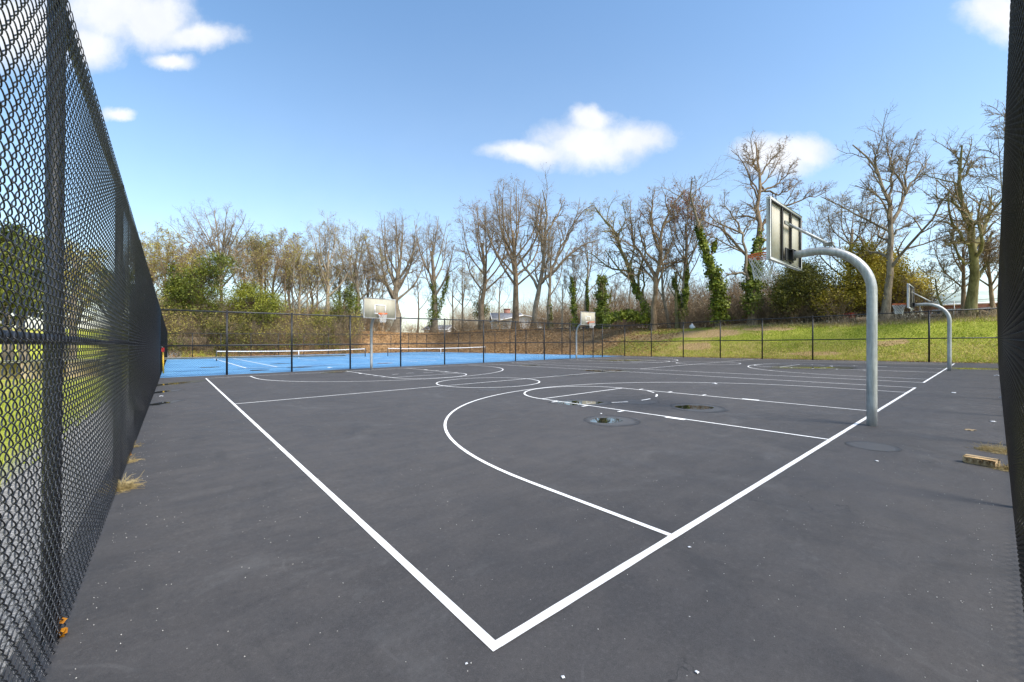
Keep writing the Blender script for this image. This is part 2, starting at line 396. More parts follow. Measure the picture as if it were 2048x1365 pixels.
def galvf(nn, out):
    pos = nn('ShaderNodeNewGeometry').outputs['Position']
    z = nn.noise(nn.vm('MULTIPLY', pos, (1, 1, .09)), 26.0, 7, .7); y = nn.noise(pos, 3.0, 5, .6)
    c = nn.mix(nn.step(nn.math('ADD', nn.math('MULTIPLY', z, .6), nn.math('MULTIPLY', y, .4)), .35, .65), (.26, .27, .265), (.50, .51, .50))
    sp = nn.step(nn.noise(nn.vm('MULTIPLY', pos, (1, 1, .22)), 9.0, 7, .75), .62, .72)
    c = nn.mix(nn.math('MULTIPLY', sp, .5), c, (.30, .25, .17))
    pbr(nn, out, c, .5, .35, z, .25, .003, .5)
MAT_GALV = M('galvanised_steel', galvf)
MAT_WHITE = simple('white_painted_metal', (.72, .73, .74), .45, .06, 9)
MAT_DARK = simple('dark_metal', (.028, .03, .034), .5, .2, 12)
MAT_ORANGE = simple('orange_rim_paint', (.80, .17, .03), .45, .2, 14)
MAT_NET = simple('white_cord', (.72, .71, .68), .8, .08, 40)
MAT_NETBLK = simple('black_net_cord', (.02, .02, .022), .8, .2, 20)
def acryl(nn, out):
    pos = nn('ShaderNodeNewGeometry').outputs['Position']
    z = nn.noise(nn.vm('MULTIPLY', pos, (1, 1, .3)), 5.0, 5)
    c = nn.mix(nn.step(z, .3, .7), (.58, .54, .42), (.69, .645, .52))
    d = nn('ShaderNodeBsdfPrincipled', {'Base Color': c, 'Roughness': .6})
    t = nn('ShaderNodeBsdfTranslucent', {'Color': c}); tr = nn('ShaderNodeBsdfTransparent', {'Color': (.85, .85, .8, 1)})
    m1 = nn('ShaderNodeMixShader', {0: .35, 1: d.outputs[0], 2: t.outputs[0]})
    m2 = nn('ShaderNodeMixShader', {0: .22, 1: m1.outputs[0], 2: tr.outputs[0]})
    nn.l.new(m2.outputs[0], out.inputs[0])
MAT_ACRYL = M('weathered_clear_board', acryl)
def waterf(nn, out):
    pos = nn('ShaderNodeNewGeometry').outputs['Position']
    pbr(nn, out, (.014, .014, .012), .015, 0, nn.noise(pos, 14.0, 2), .02, .001, 1.0, IOR=1.7)
MAT_WATER = M('puddle_water', waterf)
def film(name, col_, rimc, edge, rough):
    def f(nn, out):
        gc_ = nn('ShaderNodeTexCoord').outputs['Generated']; pos = nn('ShaderNodeNewGeometry').outputs['Position']
        q = nn.vm('MULTIPLY', nn.vm('SUBTRACT', gc_, (.5, .5, .5)), (2, 2, 0)); r = nn.math('ADD', nn.vm('LENGTH', q), nn.math('MULTIPLY', nn.math('SUBTRACT', nn.noise(pos, 2.5, 6, .7), .5), .35))
        ring = nn.math('MULTIPLY', nn.step(r, .70, .86), nn.step(r, 1.0, .88)); c = nn.mix(nn.math('MULTIPLY', ring, edge), col_, rimc)
        c = nn.mix(nn.math('MULTIPLY', nn.step(nn.noise(pos, 14.0, 5), .5, .7), .3), c, tuple(x*.6 for x in col_))
        p = nn('ShaderNodeBsdfPrincipled', {'Base Color': c, 'Roughness': rough}); t = nn('ShaderNodeBsdfTransparent')
        al = nn.math('MULTIPLY', nn.step(r, 1.0, .86), .85)
        nn.l.new(nn('ShaderNodeMixShader', {0: al, 1: t.outputs[0], 2: p.outputs[0]}).outputs[0], out.inputs[0])
    return M(name, f)
MAT_STAIN = film('dried_puddle_film', (.086, .082, .080), (.032, .030, .030), .8, .45)
MAT_STAINSOFT = film('faint_dried_film', (.078, .074, .072), (.05, .048, .047), .4, .55)
MAT_SILT = film('wet_silt', (.09, .08, .055), (.03, .028, .024), .6, .35)
# ------------------------------------------------------------------ terrain and court surfaces
av = np.unique(np.concatenate([np.linspace(-900, -60, 22), np.linspace(-60, 116, 45), np.linspace(116, 190, 75), np.linspace(190, 400, 40), np.linspace(400, 1500, 24)]))
bv = np.unique(np.concatenate([np.linspace(-500, -20, 14), np.linspace(-20, 220, 61), np.linspace(220, 300, 41), np.linspace(300, 600, 30), np.linspace(600, 1700, 20)]))
A, B = np.meshgrid(av, bv, indexing='ij')
Z = terr(A, B)-.06
inside = (A > -7.5) & (A < 121) & (B > -9) & (B < 228)
Z = np.where(inside, Z-.25, Z)
g = G(); g.grid(A*U, B*U, Z*U); tag(g.obj('ground', MAT_GROUND, smooth=True), kind='structure')
def sheet(name, a0, a1, b0, b1, lift, mat, na=40, nb=40):
    a, b = np.meshgrid(np.linspace(a0, a1, na), np.linspace(b0, b1, nb), indexing='ij')
    z = zplane(a, b)
    g = G(); g.grid(a*U, b*U, z*U+lift)
    # skirt
    return tag(g.obj(name, mat, smooth=True), kind='structure')
sheet('asphalt_court', -6.0, 120.4, -6.3, 79.6, 0.0, MAT_ASPHALT)
sheet('blue_tennis_court', -5.6, 120.0, 79.62, 226, 0.0, MAT_BLUE)
# ------------------------------------------------------------------ painted markings
LW = .166
class Marks:
    def __init__(s): s.g = G(); s.k = 0
    def strip(s, pts, wid=LW, closed=False):
        P = np.array(pts, float)
        if len(P) == 2:
            m = max(2, int(np.linalg.norm(P[1]-P[0])/.7)); t = np.linspace(0, 1, m)[:, None]; P = P[0]*(1-t)+P[1]*t
        if closed: T = np.roll(P, -1, 0)-np.roll(P, 1, 0)
        else: T = np.gradient(P, axis=0)
        T /= np.linalg.norm(T, axis=1, keepdims=True)
        Nn = np.stack([-T[:, 1], T[:, 0]], 1)
        wv = wid/2*(1+rng.normal(0, .035, len(P)))[:, None]
        L = P+Nn*wv; Rr = P-Nn*wv
        lift = .004+.0001*s.k; s.k += 1
        V = []
        for Q in (L, Rr): V.append(np.stack([Q[:, 0]*U, Q[:, 1]*U, zplane(Q[:, 0], Q[:, 1])*U+lift], 1))
        V = np.concatenate(V); m = len(P); i = np.arange(m if closed else m-1); j = (i+1) % m
        s.g.add(V, np.stack([i, i+m, j+m, j], 1))
    def arc(s, c, r, t0, t1, wid=LW, m=72):
        t = np.radians(np.linspace(t0, t1, m)); s.strip(np.stack([c[0]+r*np.cos(t), c[1]+r*np.sin(t)], 1), wid, abs(t1-t0) > 359)
CW, CL, R3, C3, FT, GAP, RC = 53.8, 72.6, 21.2, 5.39, 20.4, 7.34, 6.5
def court(a0, name, skew=0.0):
    m = Marks(); h = LW/2; c = a0+CW/2
    m.strip([(a0, -h), (a0, CL+h)], LW*1.05); m.strip([(a0+CW, -h), (a0+CW, CL+h)])
    m.strip([(a0+h, 0), (a0+CW-h, 0)], LW*1.1); m.strip([(a0+h, CL), (a0+CW-h, CL)])
    m.strip([(a0+h, CL/2), (a0+CW-h, CL/2)])
    m.arc((c, CL/2), RC, 0, 360, m=96)
    for s in (0, 1):
        y = (lambda v: v) if s == 0 else (lambda v: CL-v)
        def ar(cy, r, t0, t1):
            if s == 0: m.arc((c, cy), r, t0, t1)
            else: m.arc((c, CL-cy), r, -t0, -t1)
        m.strip([(c-R3, y(h)), (c-R3, y(C3))]); m.strip([(c+R3, y(h)), (c+R3, y(C3))])
        ar(C3, R3, 0, 180)
        m.strip([(c-6, y(h)), (c-6, y(FT))]); m.strip([(c+6, y(h)), (c+6, y(FT))])
        m.strip([(c-6+h, y(FT)), (c+6-h, y(FT))])
        ar(FT, 6, 0, 180)
        for t0_, t1_ in ((238, 251), (264.5, 277), (291, 306), (317, 331)):
            ar(FT, 6.5, t0_, t1_)
        for sg in (-1, 1):
            for yy in (18.4, 15.2, 11.9):
                m.strip([(c+sg*(6+h), y(yy)), (c+sg*6.75, y(yy))], .22)
            m.strip([(c+sg*(6.1+h), y(7.3)), (c+sg*(6.1+h), y(8.6))], .42)
    m.g.obj(name, MAT_PAINT)
    return m
for nm, a0 in (('near_court_markings', 0), ('far_court_markings', CW+GAP)):
    court(a0, nm)
    tag([o for o in col.objects if o.name == nm][0], kind='structure')
m = Marks()
for (c0, hw) in ((32.2, 23.6), (91.0, 23.6)):
    for dx in (-hw, -hw+6, hw-6, hw): m.strip([(c0+dx, 101), (c0+dx, 219)], .3)
    for bb in (101, 219): m.strip([(c0-hw, bb), (c0+hw, bb)], .3)
    for bb in (137, 185): m.strip([(c0-hw+6, bb), (c0+hw-6, bb)], .26)
    m.strip([(c0, 137), (c0, 185)], .26)
tag(m.g.obj('tennis_court_markings', MAT_PAINT), kind='structure')
# ------------------------------------------------------------------ puddles
def blob(a0, b0, ra, rb, rot, seed, lift, jag=.22, m=96):
    rg = np.random.default_rng(seed); t = np.linspace(0, 2*np.pi, m, endpoint=False)
    r = 1+sum(jag/(k**.9)*rg.normal()*np.cos(k*t+rg.uniform(0, 6.28)) for k in range(2, 9))
    x = ra*r*np.cos(t); y = rb*r*np.sin(t); cr, sr = math.cos(rot), math.sin(rot)
    a = a0+x*cr-y*sr; b = b0+x*sr+y*cr
    V = np.concatenate([[[a0*U, b0*U, zplane(a0, b0)*U+lift]], np.stack([a*U, b*U, zplane(a, b)*U+lift], 1)])
    i = np.arange(m); return V, np.stack([np.zeros(m, int), 1+i, 1+(i+1) % m], 1)
ROT_V = YAW-math.pi/2          # along picture-lateral direction
def puddle(px, py, wpx, hpx, seed, water=.55, off=(0, 0), rim=True, silt=False):
    a0, b0 = ground(px, py); d = (a0-CX)*CT+(b0-CY)*ST
    ra = wpx*d/F/2; a1, b1 = ground(px, py-hpx/2); a2, b2 = ground(px, py+hpx/2)
    rb = math.hypot(a1-a2, b1-b2)/2
    L0 = .0026+.0001*(seed % 9)
    V, Fc = blob(0, 0, ra, rb, 0, seed, 0); V[:, 2] = [float(zplane(a0+x/U*math.cos(ROT_V)-y/U*math.sin(ROT_V), b0+x/U*math.sin(ROT_V)+y/U*math.cos(ROT_V))-zplane(a0, b0))*U for x, y in V[:, :2]]
    o = tag(mesh_obj('dried_puddle_stain', V, Fc, MAT_SILT if silt else (MAT_STAIN if rim else MAT_STAINSOFT)), kind='structure')
    o.location = (a0*U, b0*U, float(zplane(a0, b0))*U+L0-.0006); o.rotation_euler = (0, 0, ROT_V)
    if water:
        ox, oy = off; aw = a0+ox*ra*math.cos(ROT_V)-oy*rb*math.sin(ROT_V); bw = b0+ox*ra*math.sin(ROT_V)+oy*rb*math.cos(ROT_V)
        V, Fc = blob(aw, bw, ra*water, rb*water*.8, ROT_V, seed+50, L0); tag(mesh_obj('puddle', V, Fc, MAT_WATER), kind='structure')
puddle(1222, 842, 112, 24, 1, .56, (-.15, .05))
puddle(1397, 816, 108, 17, 2, .62, (-.12, .1))
puddle(1165, 806, 120, 13, 3, .72, (-.1, 0))
puddle(1275, 805, 70, 9, 4, 0, rim=False)
puddle(1745, 893, 90, 17, 5, 0)
puddle(1210, 742, 100, 5.5, 6, .8, silt=True)
puddle(672, 744, 56, 6, 7, .7, silt=True)
puddle(1620, 736, 200, 5, 8, .55, silt=True)
puddle(1950, 738, 110, 5, 9, .6, silt=True)
puddle(345, 768, 60, 12, 10, .55, silt=True)
puddle(318, 785, 42, 10, 11, .6)
puddle(318, 808, 44, 12, 12, .6)
puddle(980, 780, 40, 5, 13, 0, rim=False)
puddle(1135, 751, 70, 3.5, 14, .6, rim=False)
puddle(1060, 731, 60, 3, 15, .5, silt=True, rim=False)
puddle(1250, 721, 120, 3, 16, .6, silt=True, rim=False)
for i, (x, y, ww, hh) in enumerate(((600, 735, 46, 3), (518, 741, 34, 3), (560, 728, 40, 3), (420, 735, 40, 4), (770, 727, 30, 2))):
    a0, b0 = ground(x, y); d = (a0-CX)*CT+(b0-CY)*ST
    V, Fc = blob(a0, b0, ww*d/F/2, 1.6, ROT_V, 90+i, .003); tag(mesh_obj('puddle', V, Fc, MAT_WATER), kind='structure')
# ------------------------------------------------------------------ chain link fences
def link_mesh(p0, p1, zb, ht, D, rad, detail, lean=0.0, nrm=None, depth=.006, sides=4):
    """woven wires between ground points p0->p1 (layout units); D diamond size (m); lean = shift at top along nrm (m)"""
    p0 = np.array(p0, float); p1 = np.array(p1, float); L = np.linalg.norm(p1-p0)*U; dr = (p1-p0)/np.linalg.norm(p1-p0)
    nr = np.array([-dr[1], dr[0]]) if nrm is None else np.array(nrm, float)
    nw = int(L/(D/2)); s = (np.arange(nw)+.5)*D/2; nh = int(ht/(D/2))
    if detail:
        sub = detail; t = np.arange(nh*sub+1)/sub          # in half periods
        ph = t % 2; tri = np.where(ph < 1, ph, 2-ph)*2-1    # -1..1
        # rounded bends
        x = np.sin(tri*np.pi/2)*.45+tri*.55
        off = x*(D/4+rad*1.1)
        # helix depth: front on the up stroke, back on the down stroke
        sn = np.sin(t*np.pi); dep = -depth*np.sign(sn)*np.abs(sn)**.45
        z = t*D/2
    else:
        t = np.arange(nh+1); off = np.where(t % 2 == 0, -1, 1)*(D/4); dep = np.where(t % 2 == 0, .3, -.3)*depth; z = t*D/2
    K = len(t); par = (np.arange(nw) % 2)
    o = np.where(par[:, None] == 0, off[None], off[None]); 
    # neighbouring wires are mirrored half a period so that bends meet
    if True:
        o2 = -off; o = np.where(par[:, None] == 0, off[None], o2[None])
    dp = np.where(par[:, None] == 0, dep[None], -dep[None])
    S = s[:, None]+o
    zz = zb+z; zl = z/ht
    X = p0[0]*U+dr[0]*S+nr[0]*(dp+lean*zl[None]); Y = p0[1]*U+dr[1]*S+nr[1]*(dp+lean*zl[None])
    base = zplane(X/U, Y/U)*U
    P = np.stack([X, Y, base+zz[None]+0*X], -1)
    return P
def add_link(gobj, *a, sides=4, rad=.0022, **k):
    P = link_mesh(*a[:5], rad, *a[5:], **k); gobj.tubes(P, np.full(P.shape[:2], rad), sides)
POSTH = 10.9
def fence(label, p0, p1, posts, pr, off, group='black chain link fences round the courts', meshes=None, height=POSTH, mid=5.05, lean=0.0, nrm=(0, 0), ends=True, rail=.021, mat=MAT_POST, wmat=None, name='chain_link_fence', cat='fence', lab_extra=None):
    a0, b0 = p0; t = thing(name, W3(a0, b0, float(zplane(a0, b0))), label, cat, group)
    ox, oy = off
    for (a, b) in posts:
        z = float(zplane(a, b)); g = G(); x, y = a*U+ox, b*U+oy
        g.tubes([[(x, y, z*U-.05), (x+nrm[0]*lean, y+nrm[1]*lean, (z+height)*U)]], [[pr, pr]], 14, True)
        g.tubes([[(x+nrm[0]*lean, y+nrm[1]*lean, (z+height)*U-.005), (x+nrm[0]*lean, y+nrm[1]*lean, (z+height)*U+.03), (x+nrm[0]*lean, y+nrm[1]*lean, (z+height)*U+.045)]], [[pr*1.12, pr*1.12, pr*.5]], 14, True)
        g.obj('post', mat, t, True)
    for zz, rr in ((height-.12, rail), (mid, rail), (.18, .003)):
        f = zz/height; K = max(2, int(math.hypot(p1[0]-p0[0], p1[1]-p0[1])/10)+1)
        q = np.linspace(0, 1, K)[:, None]*(np.array(p1)-np.array(p0))+np.array(p0)
        P = np.stack([q[:, 0]*U+ox*.9+nrm[0]*lean*f, q[:, 1]*U+oy*.9+nrm[1]*lean*f, (zplane(q[:, 0], q[:, 1])+zz)*U+.006*np.sin(np.arange(K)*1.3)], 1)
        g = G(); g.tubes(P[None], np.full((1, K), rr), 8, True); g.obj('rail' if rr > .01 else 'tension_wire', mat, t, True)
    g = G()
    for (q0, q1, D, rad, det, sides, dep) in meshes:
        P = link_mesh(q0, q1, .02, height*U-.015, D, rad, det, lean=lean, nrm=nrm if any(nrm) else None, depth=dep)
        g.tubes(P, np.full(P.shape[:2], rad), sides)
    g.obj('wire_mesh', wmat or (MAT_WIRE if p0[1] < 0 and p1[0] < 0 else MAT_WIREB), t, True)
    return t
LA, RB = -5.46, -5.58
lp = [(LA, 5.0+10.8*k) for k in range(-1, 7)]+[(LA, 79.5)]
fence('tall black chain link fence filling the left edge of the picture', (LA, RB), (LA, 79.5), lp, .032, (-.037, 0),
      meshes=[((LA, RB), (LA, 18), .078, .0023, 10, 6, .0066), ((LA, 18), (LA, 79.5), .080, .0027, 4, 4, .0085)],
      lean=.022, nrm=(1, 0), rail=.024)
rp = [(a, RB) for a in np.arange(4.0, 119, 10.8)]+[(LA, RB), (119.2, RB)]
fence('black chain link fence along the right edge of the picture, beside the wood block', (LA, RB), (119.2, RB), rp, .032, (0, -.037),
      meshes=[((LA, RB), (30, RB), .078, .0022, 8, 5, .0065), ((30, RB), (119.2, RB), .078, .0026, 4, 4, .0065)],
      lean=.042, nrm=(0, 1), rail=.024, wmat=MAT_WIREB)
bx = (454, 584, 701, 802, 890, 968, 1032, 1089.5, 1141, 1187, 1205.5)
bp = [(LA, 79.5)]
for x in bx:
    d = ray_b(x, 79.5); vx, vy = ray(x); bp.append((CX+d*vx, 79.5))
bp.append((119.2, 79.5))
fence('black chain link fence between the dark basketball court and the blue tennis court', (LA, 79.5), (119.2, 79.5), bp[1:-1], .045, (0, .05),
      meshes=[((LA, 79.5), (119.2, 79.5), .095, .0030, 0, 3, .01)], rail=.034)
kx = (1302, 1366, 1440, 1524, 1625, 1735, 1858)
kp = []
for x in kx:
    d = ray_a(x, 119.2); vx, vy = ray(x); kp.append((119.2, CY+d*vy))
kp += [(119.2, 79.5)]
for x in (1167, 1124, 1088, 1052, 1020, 990, 940, 917, 890):
    d = ray_a(x, 119.4); vx, vy = ray(x); 
    if CY+d*vy < 226: kp.append((119.2, CY+d*vy))
kp.append((119.2, 226))
fence('long black chain link fence at the foot of the grass bank behind both courts', (119.2, RB), (119.2, 226), kp, .045, (.05, 0),
      meshes=[((119.2, RB), (119.2, 226), .095, .0030, 0, 3, .01)], rail=.034)
fp = []
for x in (385, 442, 502, 557, 608, 657, 742, 782, 817, 834):
    d = ray_b(x, 226); vx, vy = ray(x); fp.append((CX+d*vx, 226))
fence('black chain link fence at the far end of the blue tennis court', (LA, 226), (119.2, 226), fp, .045, (0, .05),
      meshes=[((LA, 226), (119.2, 226), .12, .0028, 0, 3, .01)], rail=.034)
fence('black chain link fence along the left side of the blue tennis court', (LA, 79.6), (LA, 226), [(LA, b) for b in np.arange(90, 226, 10.8)], .032, (-.037, 0),
      meshes=[((LA, 79.6), (LA, 226), .075, .003, 0, 3, .01)], lean=.022, nrm=(1, 0), rail=.024)
# galvanised fence on top of the bank
gl = [(a, b) for a, b in zip(np.full(9, 163.0), np.linspace(-12, 44, 9))]
t = thing('garden_fence', W3(163, 0, float(terr(163, 0))), 'low grey galvanised mesh fence on top of the bank in front of the brick house', 'fence')
for i, (a, b) in enumerate(gl):
    z = float(terr(a, b)); g = G(); g.tubes([[W3(a, b, z-.3), W3(a+rng.normal()*.12, b+rng.normal()*.12, z+5.3)]], [[.032, .03]], 8, True); g.obj('post', MAT_GALV, t, True)
g = G(); q = np.array([W3(a, b, float(terr(a, b))+5.15) for a, b in gl]); g.tubes(q[None], np.full((1, len(q)), .02), 6, True); g.obj('rail', MAT_GALV, t, True)
# ------------------------------------------------------------------ basketball hoops (local frame: +y towards the court, metres; pole on local origin)
def make_hoop():
    t = bpy.data.objects.new('basketball_hoop', None); col.objects.link(t); t['_o'] = [0, 0, 0]
    k = U; pr = .242*k
    Rb = 2.75; zt = 10.45; pts = [(0, 0, -.2)]+[(0, 0, z) for z in np.linspace(1.5, zt-Rb, 6)]
    for th in np.linspace(6, 90, 15): pts.append((0, Rb*(1-math.cos(R_(th))), zt-Rb+Rb*math.sin(R_(th))))
    pts += [(0, 3.3, zt-.02), (0, 4.12, zt-.05)]
    g = G(); P = np.array(pts)*k; g.tubes(P[None], np.full((1, len(P)), pr), 24, True); g.obj('pole', MAT_GALV, t, True)
    yb = 4.28; hw = 3.1; z0, z1 = 9.82, 13.62; zc = (z0+z1)/2; hh = z1-z0; fd = .26
    g = G(); g.box((0, (yb+.06)*k, zc*k), ((2*hw-.2)*k, .012, (hh-.2)*k)); g.obj('backboard', MAT_ACRYL, t)
    bb = [o for o in t.children][-1] if t.children else None
    g = G()
    for zz in (z0+.07, z1-.07): g.box((0, yb*k, zz*k), (2*hw*k, fd*k, .14*k), bev=.004)
    for xx in (-hw+.07, hw-.07): g.box((xx*k, yb*k, zc*k), (.14*k, (fd-.02)*k, (hh-.285)*k), bev=.004)
    g.obj('board_frame', MAT_WHITE, t)
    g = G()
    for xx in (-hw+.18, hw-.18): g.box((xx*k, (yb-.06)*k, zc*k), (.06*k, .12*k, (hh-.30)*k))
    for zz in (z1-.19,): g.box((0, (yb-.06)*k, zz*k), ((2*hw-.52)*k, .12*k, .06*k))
    g.obj('frame_inner_shade', MAT_DARK, t)  # dark strips added as the shade on the inside of the frame
    for xx in (-.85, .85):
        g = G(); g.box((xx*k, (yb-.05)*k, (zc-.05)*k), (.15*k, .13*k, (hh-.42)*k), bev=.003); g.obj('mullion', MAT_DARK, t)
    g = G(); yf = yb+.12
    for zz in (zc-.95, zc+.62): g.box((0, yf*k, zz*k), (2.15*k, .006, .16*k))
    for xx in (-1.0, 1.0): g.box((xx*k, yf*k, (zc-.165)*k), (.15*k, .006, 1.405*k))
    g.obj('target_square', MAT_WHITE, t)
    g = G(); g.box((0, (yb-.22)*k, (zt-.02)*k), (1.5*k, .08*k, .8*k), bev=.004); g.box((0, (yb-.4)*k, (zt-.02)*k), (.62*k, .26*k, .66*k), bev=.006)
    g.obj('mounting_plate', MAT_DARK, t)
    g = G(); P = np.array([(0, yb-.2, 12.45), (0, 2.05, zt+.38)])*k; g.tubes(P[None], np.full((1, 2), .085*k), 10, True)
    g.box((0, (yb-.2)*k, 12.45*k), (1.6*k, .1*k, .22*k), bev=.003); g.box((0, 2.0*k, (zt+.33)*k), (.26*k, .5*k, .2*k), bev=.004)
    g.obj('brace', MAT_GALV, t, True)
    # rim
    zr = 10.72; rr = .81; yc = yb+.13+.42+rr
    g = G(); th = np.linspace(0, 2*np.pi, 41)
    for dz, q in ((0, .035), (-.13, .03)):
        P = np.stack([rr*np.cos(th), yc+rr*np.sin(th), np.full(41, zr+dz)], 1)*k; g.tubes(P[None], np.full((1, 41), q*k*1.3), 8)
    for i in range(12):
        a = i*2*np.pi/12; P = np.array([[rr*math.cos(a), yc+rr*math.sin(a), zr+.02], [rr*math.cos(a), yc+rr*math.sin(a), zr-.15]])*k; g.tubes(P[None], np.full((1, 2), .02*k), 5)
    g.box((0, (yb+.16)*k, (zr-.22)*k), (.62*k, .06*k, .62*k), bev=.004)
    g.box((0, (yb+.36)*k, (zr-.05)*k), (.46*k, .42*k, .05*k), bev=.003)
    for sx in (-1, 1):
        P = np.array([[sx*.26, yb+.16, zr-.45], [sx*.5, yc-.62, zr-.1]])*k; g.tubes(P[None], np.full((1, 2), .035*k), 6, True)
        P = np.array([[sx*.22, yb+.2, zr-.02], [sx*.6, yc-.55, zr-.02]])*k; g.tubes(P[None], np.full((1, 2), .035*k), 6, True)
    g.obj('rim', MAT_ORANGE, t, True)
    # net
    g = G(); nn_ = 12; lv = 7
    def pt(i, j):
        f = j/(lv-1); r = rr*(1-.42*f**.75) ; a = 2*np.pi*(i+.5*(j % 2))/nn_
        return (r*math.cos(a)*(1+.05*math.sin(3*i+j)), yc+r*math.sin(a)*(1+.05*math.cos(2*i+j)), zr-.1-1.55*f-.05*math.sin(i*2.1+j))
    for i in range(nn_):
        for j in range(lv-1):
            for di in ((0, 1) if j % 2 else (0, -1)):
                P = np.array([pt(i, j), pt(i+di, j+1)])*k; g.tubes(P[None], np.full((1, 2), .0065), 4)
    g.obj('net', MAT_NET, t)
    return t
def copy_tree(o, parent=None):
    c = o.copy(); col.objects.link(c); c.parent = parent
    for ch in list(o.children): copy_tree(ch, c)
    return c
hp = make_hoop(); GH = 'gooseneck basketball hoops on the courts'
hoops = [(26.75, -.68, 0, 'nearest basketball hoop with large bent grey pole, seen from behind'),
         (26.0, CL+.9, math.pi, 'basketball hoop facing the camera in front of the blue court fence'),
         (87.6, -.68, 0, 'smaller basketball hoop on the right in front of the grass bank'),
         (86.6, CL+.9, math.pi, 'most distant basketball hoop, near the corner of the blue court')]
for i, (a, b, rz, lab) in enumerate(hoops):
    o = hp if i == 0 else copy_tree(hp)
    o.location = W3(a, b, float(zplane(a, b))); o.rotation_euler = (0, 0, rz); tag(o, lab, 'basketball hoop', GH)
# ------------------------------------------------------------------ tennis nets
def tennis_net(a0, a1, b, label):
    t = thing('tennis_net', W3((a0+a1)/2, b, float(zplane((a0+a1)/2, b))), label, 'net', 'nets on the blue courts')
    K = 25; A_ = np.linspace(a0, a1, K); sag = 3.35-.35*(1-((A_-(a0+a1)/2)/((a1-a0)/2))**2)
    zg = zplane(A_, np.full(K, b))
    for aa in (a0, a1):
        g = G(); z = float(zplane(aa, b)); g.tubes([[W3(aa, b, z-.1), W3(aa, b, z+3.6)]], [[.045, .045]], 10, True); g.obj('net_post', MAT_DARK, t, True)
    g = G()
    top = np.stack([A_*U, np.full(K, b*U), (zg+sag)*U], 1)
    for dy in (-.008, .008):
        lo = top.copy(); lo[:, 2] -= .075; lo[:, 1] += dy; up_ = top.copy(); up_[:, 1] += dy
        i = np.arange(K-1); g.add(np.concatenate([lo, up_]), np.stack([i, i+1, i+1+K, i+K], 1))
    g.obj('top_band', MAT_WHITE, t)
    g = G(); nv = int((a1-a0)/.33)
    Av = np.linspace(a0, a1, nv); sg = 3.35-.35*(1-((Av-(a0+a1)/2)/((a1-a0)/2))**2); zz = zplane(Av, np.full(nv, b))
    P = np.stack([np.stack([Av*U, np.full(nv, b*U), (zz+.12)*U], 1), np.stack([Av*U, np.full(nv, b*U), (zz+sg-.2)*U], 1)], 1); g.tubes(P, np.full((nv, 2), .0035), 3)
    for f in np.linspace(.04, .95, 11):
        P = np.stack([A_*U, np.full(K, b*U+.002), (zg+.12+(sag-.2)*f)*U], 1); g.tubes(P[None], np.full((1, K), .006 if f < .05 else .0035), 3)
    g.obj('netting', MAT_NETBLK, t)
    c = (a0+a1)/2; z = float(zplane(c, b)); g = G(); g.box(((c)*U, b*U, (z+1.5)*U), (.06, .03, 2.95*U)); g.obj('centre_strap', MAT_WHITE, t)
tennis_net(7.4, 57, 161.5, 'tennis net with white top band on the left blue court')
tennis_net(66, 117, 160.0, 'tennis net with white top band on the right blue court, next to the bank')
# ------------------------------------------------------------------ trees
def unitv(v): return v/(np.linalg.norm(v, axis=-1, keepdims=True)+1e-9)
def resample(pts, K):
    pts = np.array(pts, float)
    if len(pts) == 2: t = np.linspace(0, 1, K)[:, None]; return pts[0]*(1-t)+pts[1]*t
    # Catmull-Rom through the points
    d = np.r_[0, np.cumsum(np.linalg.norm(np.diff(pts, axis=0), axis=1))]; d /= d[-1]
    P = np.vstack([2*pts[0]-pts[1], pts, 2*pts[-1]-pts[-2]]); out = []
    for u in np.linspace(0, 1, K):
        i = min(np.searchsorted(d, u, 'right')-1, len(pts)-2); f = (u-d[i])/(d[i+1]-d[i]+1e-9)
        p0, p1, p2, p3 = P[i:i+4]
        out.append(.5*((2*p1)+(p2-p0)*f+(2*p0-5*p1+4*p2-p3)*f*f+(3*p1-p0-3*p2+p3)*f**3))
    return np.array(out)
def spawn(P, Rr, m, ang, lf, rf, K, up, wob, t0, rg, absl=None, rmin=.006):
    """children of every polyline in P; returns (N*m,K,3),(N*m,K)"""
    Nn, Kp, _ = P.shape
    L = np.linalg.norm(np.diff(P, axis=1), axis=2).sum(1)
    t = t0+(.93-t0)*(np.arange(m)[None]+rg.uniform(0, 1, (Nn, m)))/m; t = np.clip(t, 0, .995)
    x = t*(Kp-1); i = np.floor(x).astype(int); f = (x-i)[..., None]; r = np.arange(Nn)[:, None]
    S = P[r, i]*(1-f)+P[r, i+1]*f; T = unitv(P[r, i+1]-P[r, i]); rad = (Rr[r, i]*(1-f[..., 0])+Rr[r, i+1]*f[..., 0])
    q = rg.normal(size=S.shape); q = unitv(q-T*(q*T).sum(-1, keepdims=True))
    a = R_(ang)*rg.uniform(.65, 1.3, t.shape)[..., None]
    D = T*np.cos(a)+q*np.sin(a); D[..., 2] += up*.5; D = unitv(D)
    ln = (L[:, None]*lf*(1.15-.65*t) if absl is None else np.full(t.shape, absl))*rg.uniform(.55, 1.25, t.shape)
    S = S.reshape(-1, 3); D = D.reshape(-1, 3); ln = ln.ravel(); rad = np.maximum(rad.ravel()*rf, rmin)
    out = np.empty((len(S), K, 3)); out[:, 0] = S; st = ln/(K-1)
    for k in range(1, K):
        D = D+rg.normal(size=D.shape)*wob; D[:, 2] += up*.28; D = unitv(D); out[:, k] = out[:, k-1]+D*st[:, None]
    tp = np.linspace(1, .32, K)[None]
    return out, np.maximum(rad[:, None]*tp, rmin*.7)
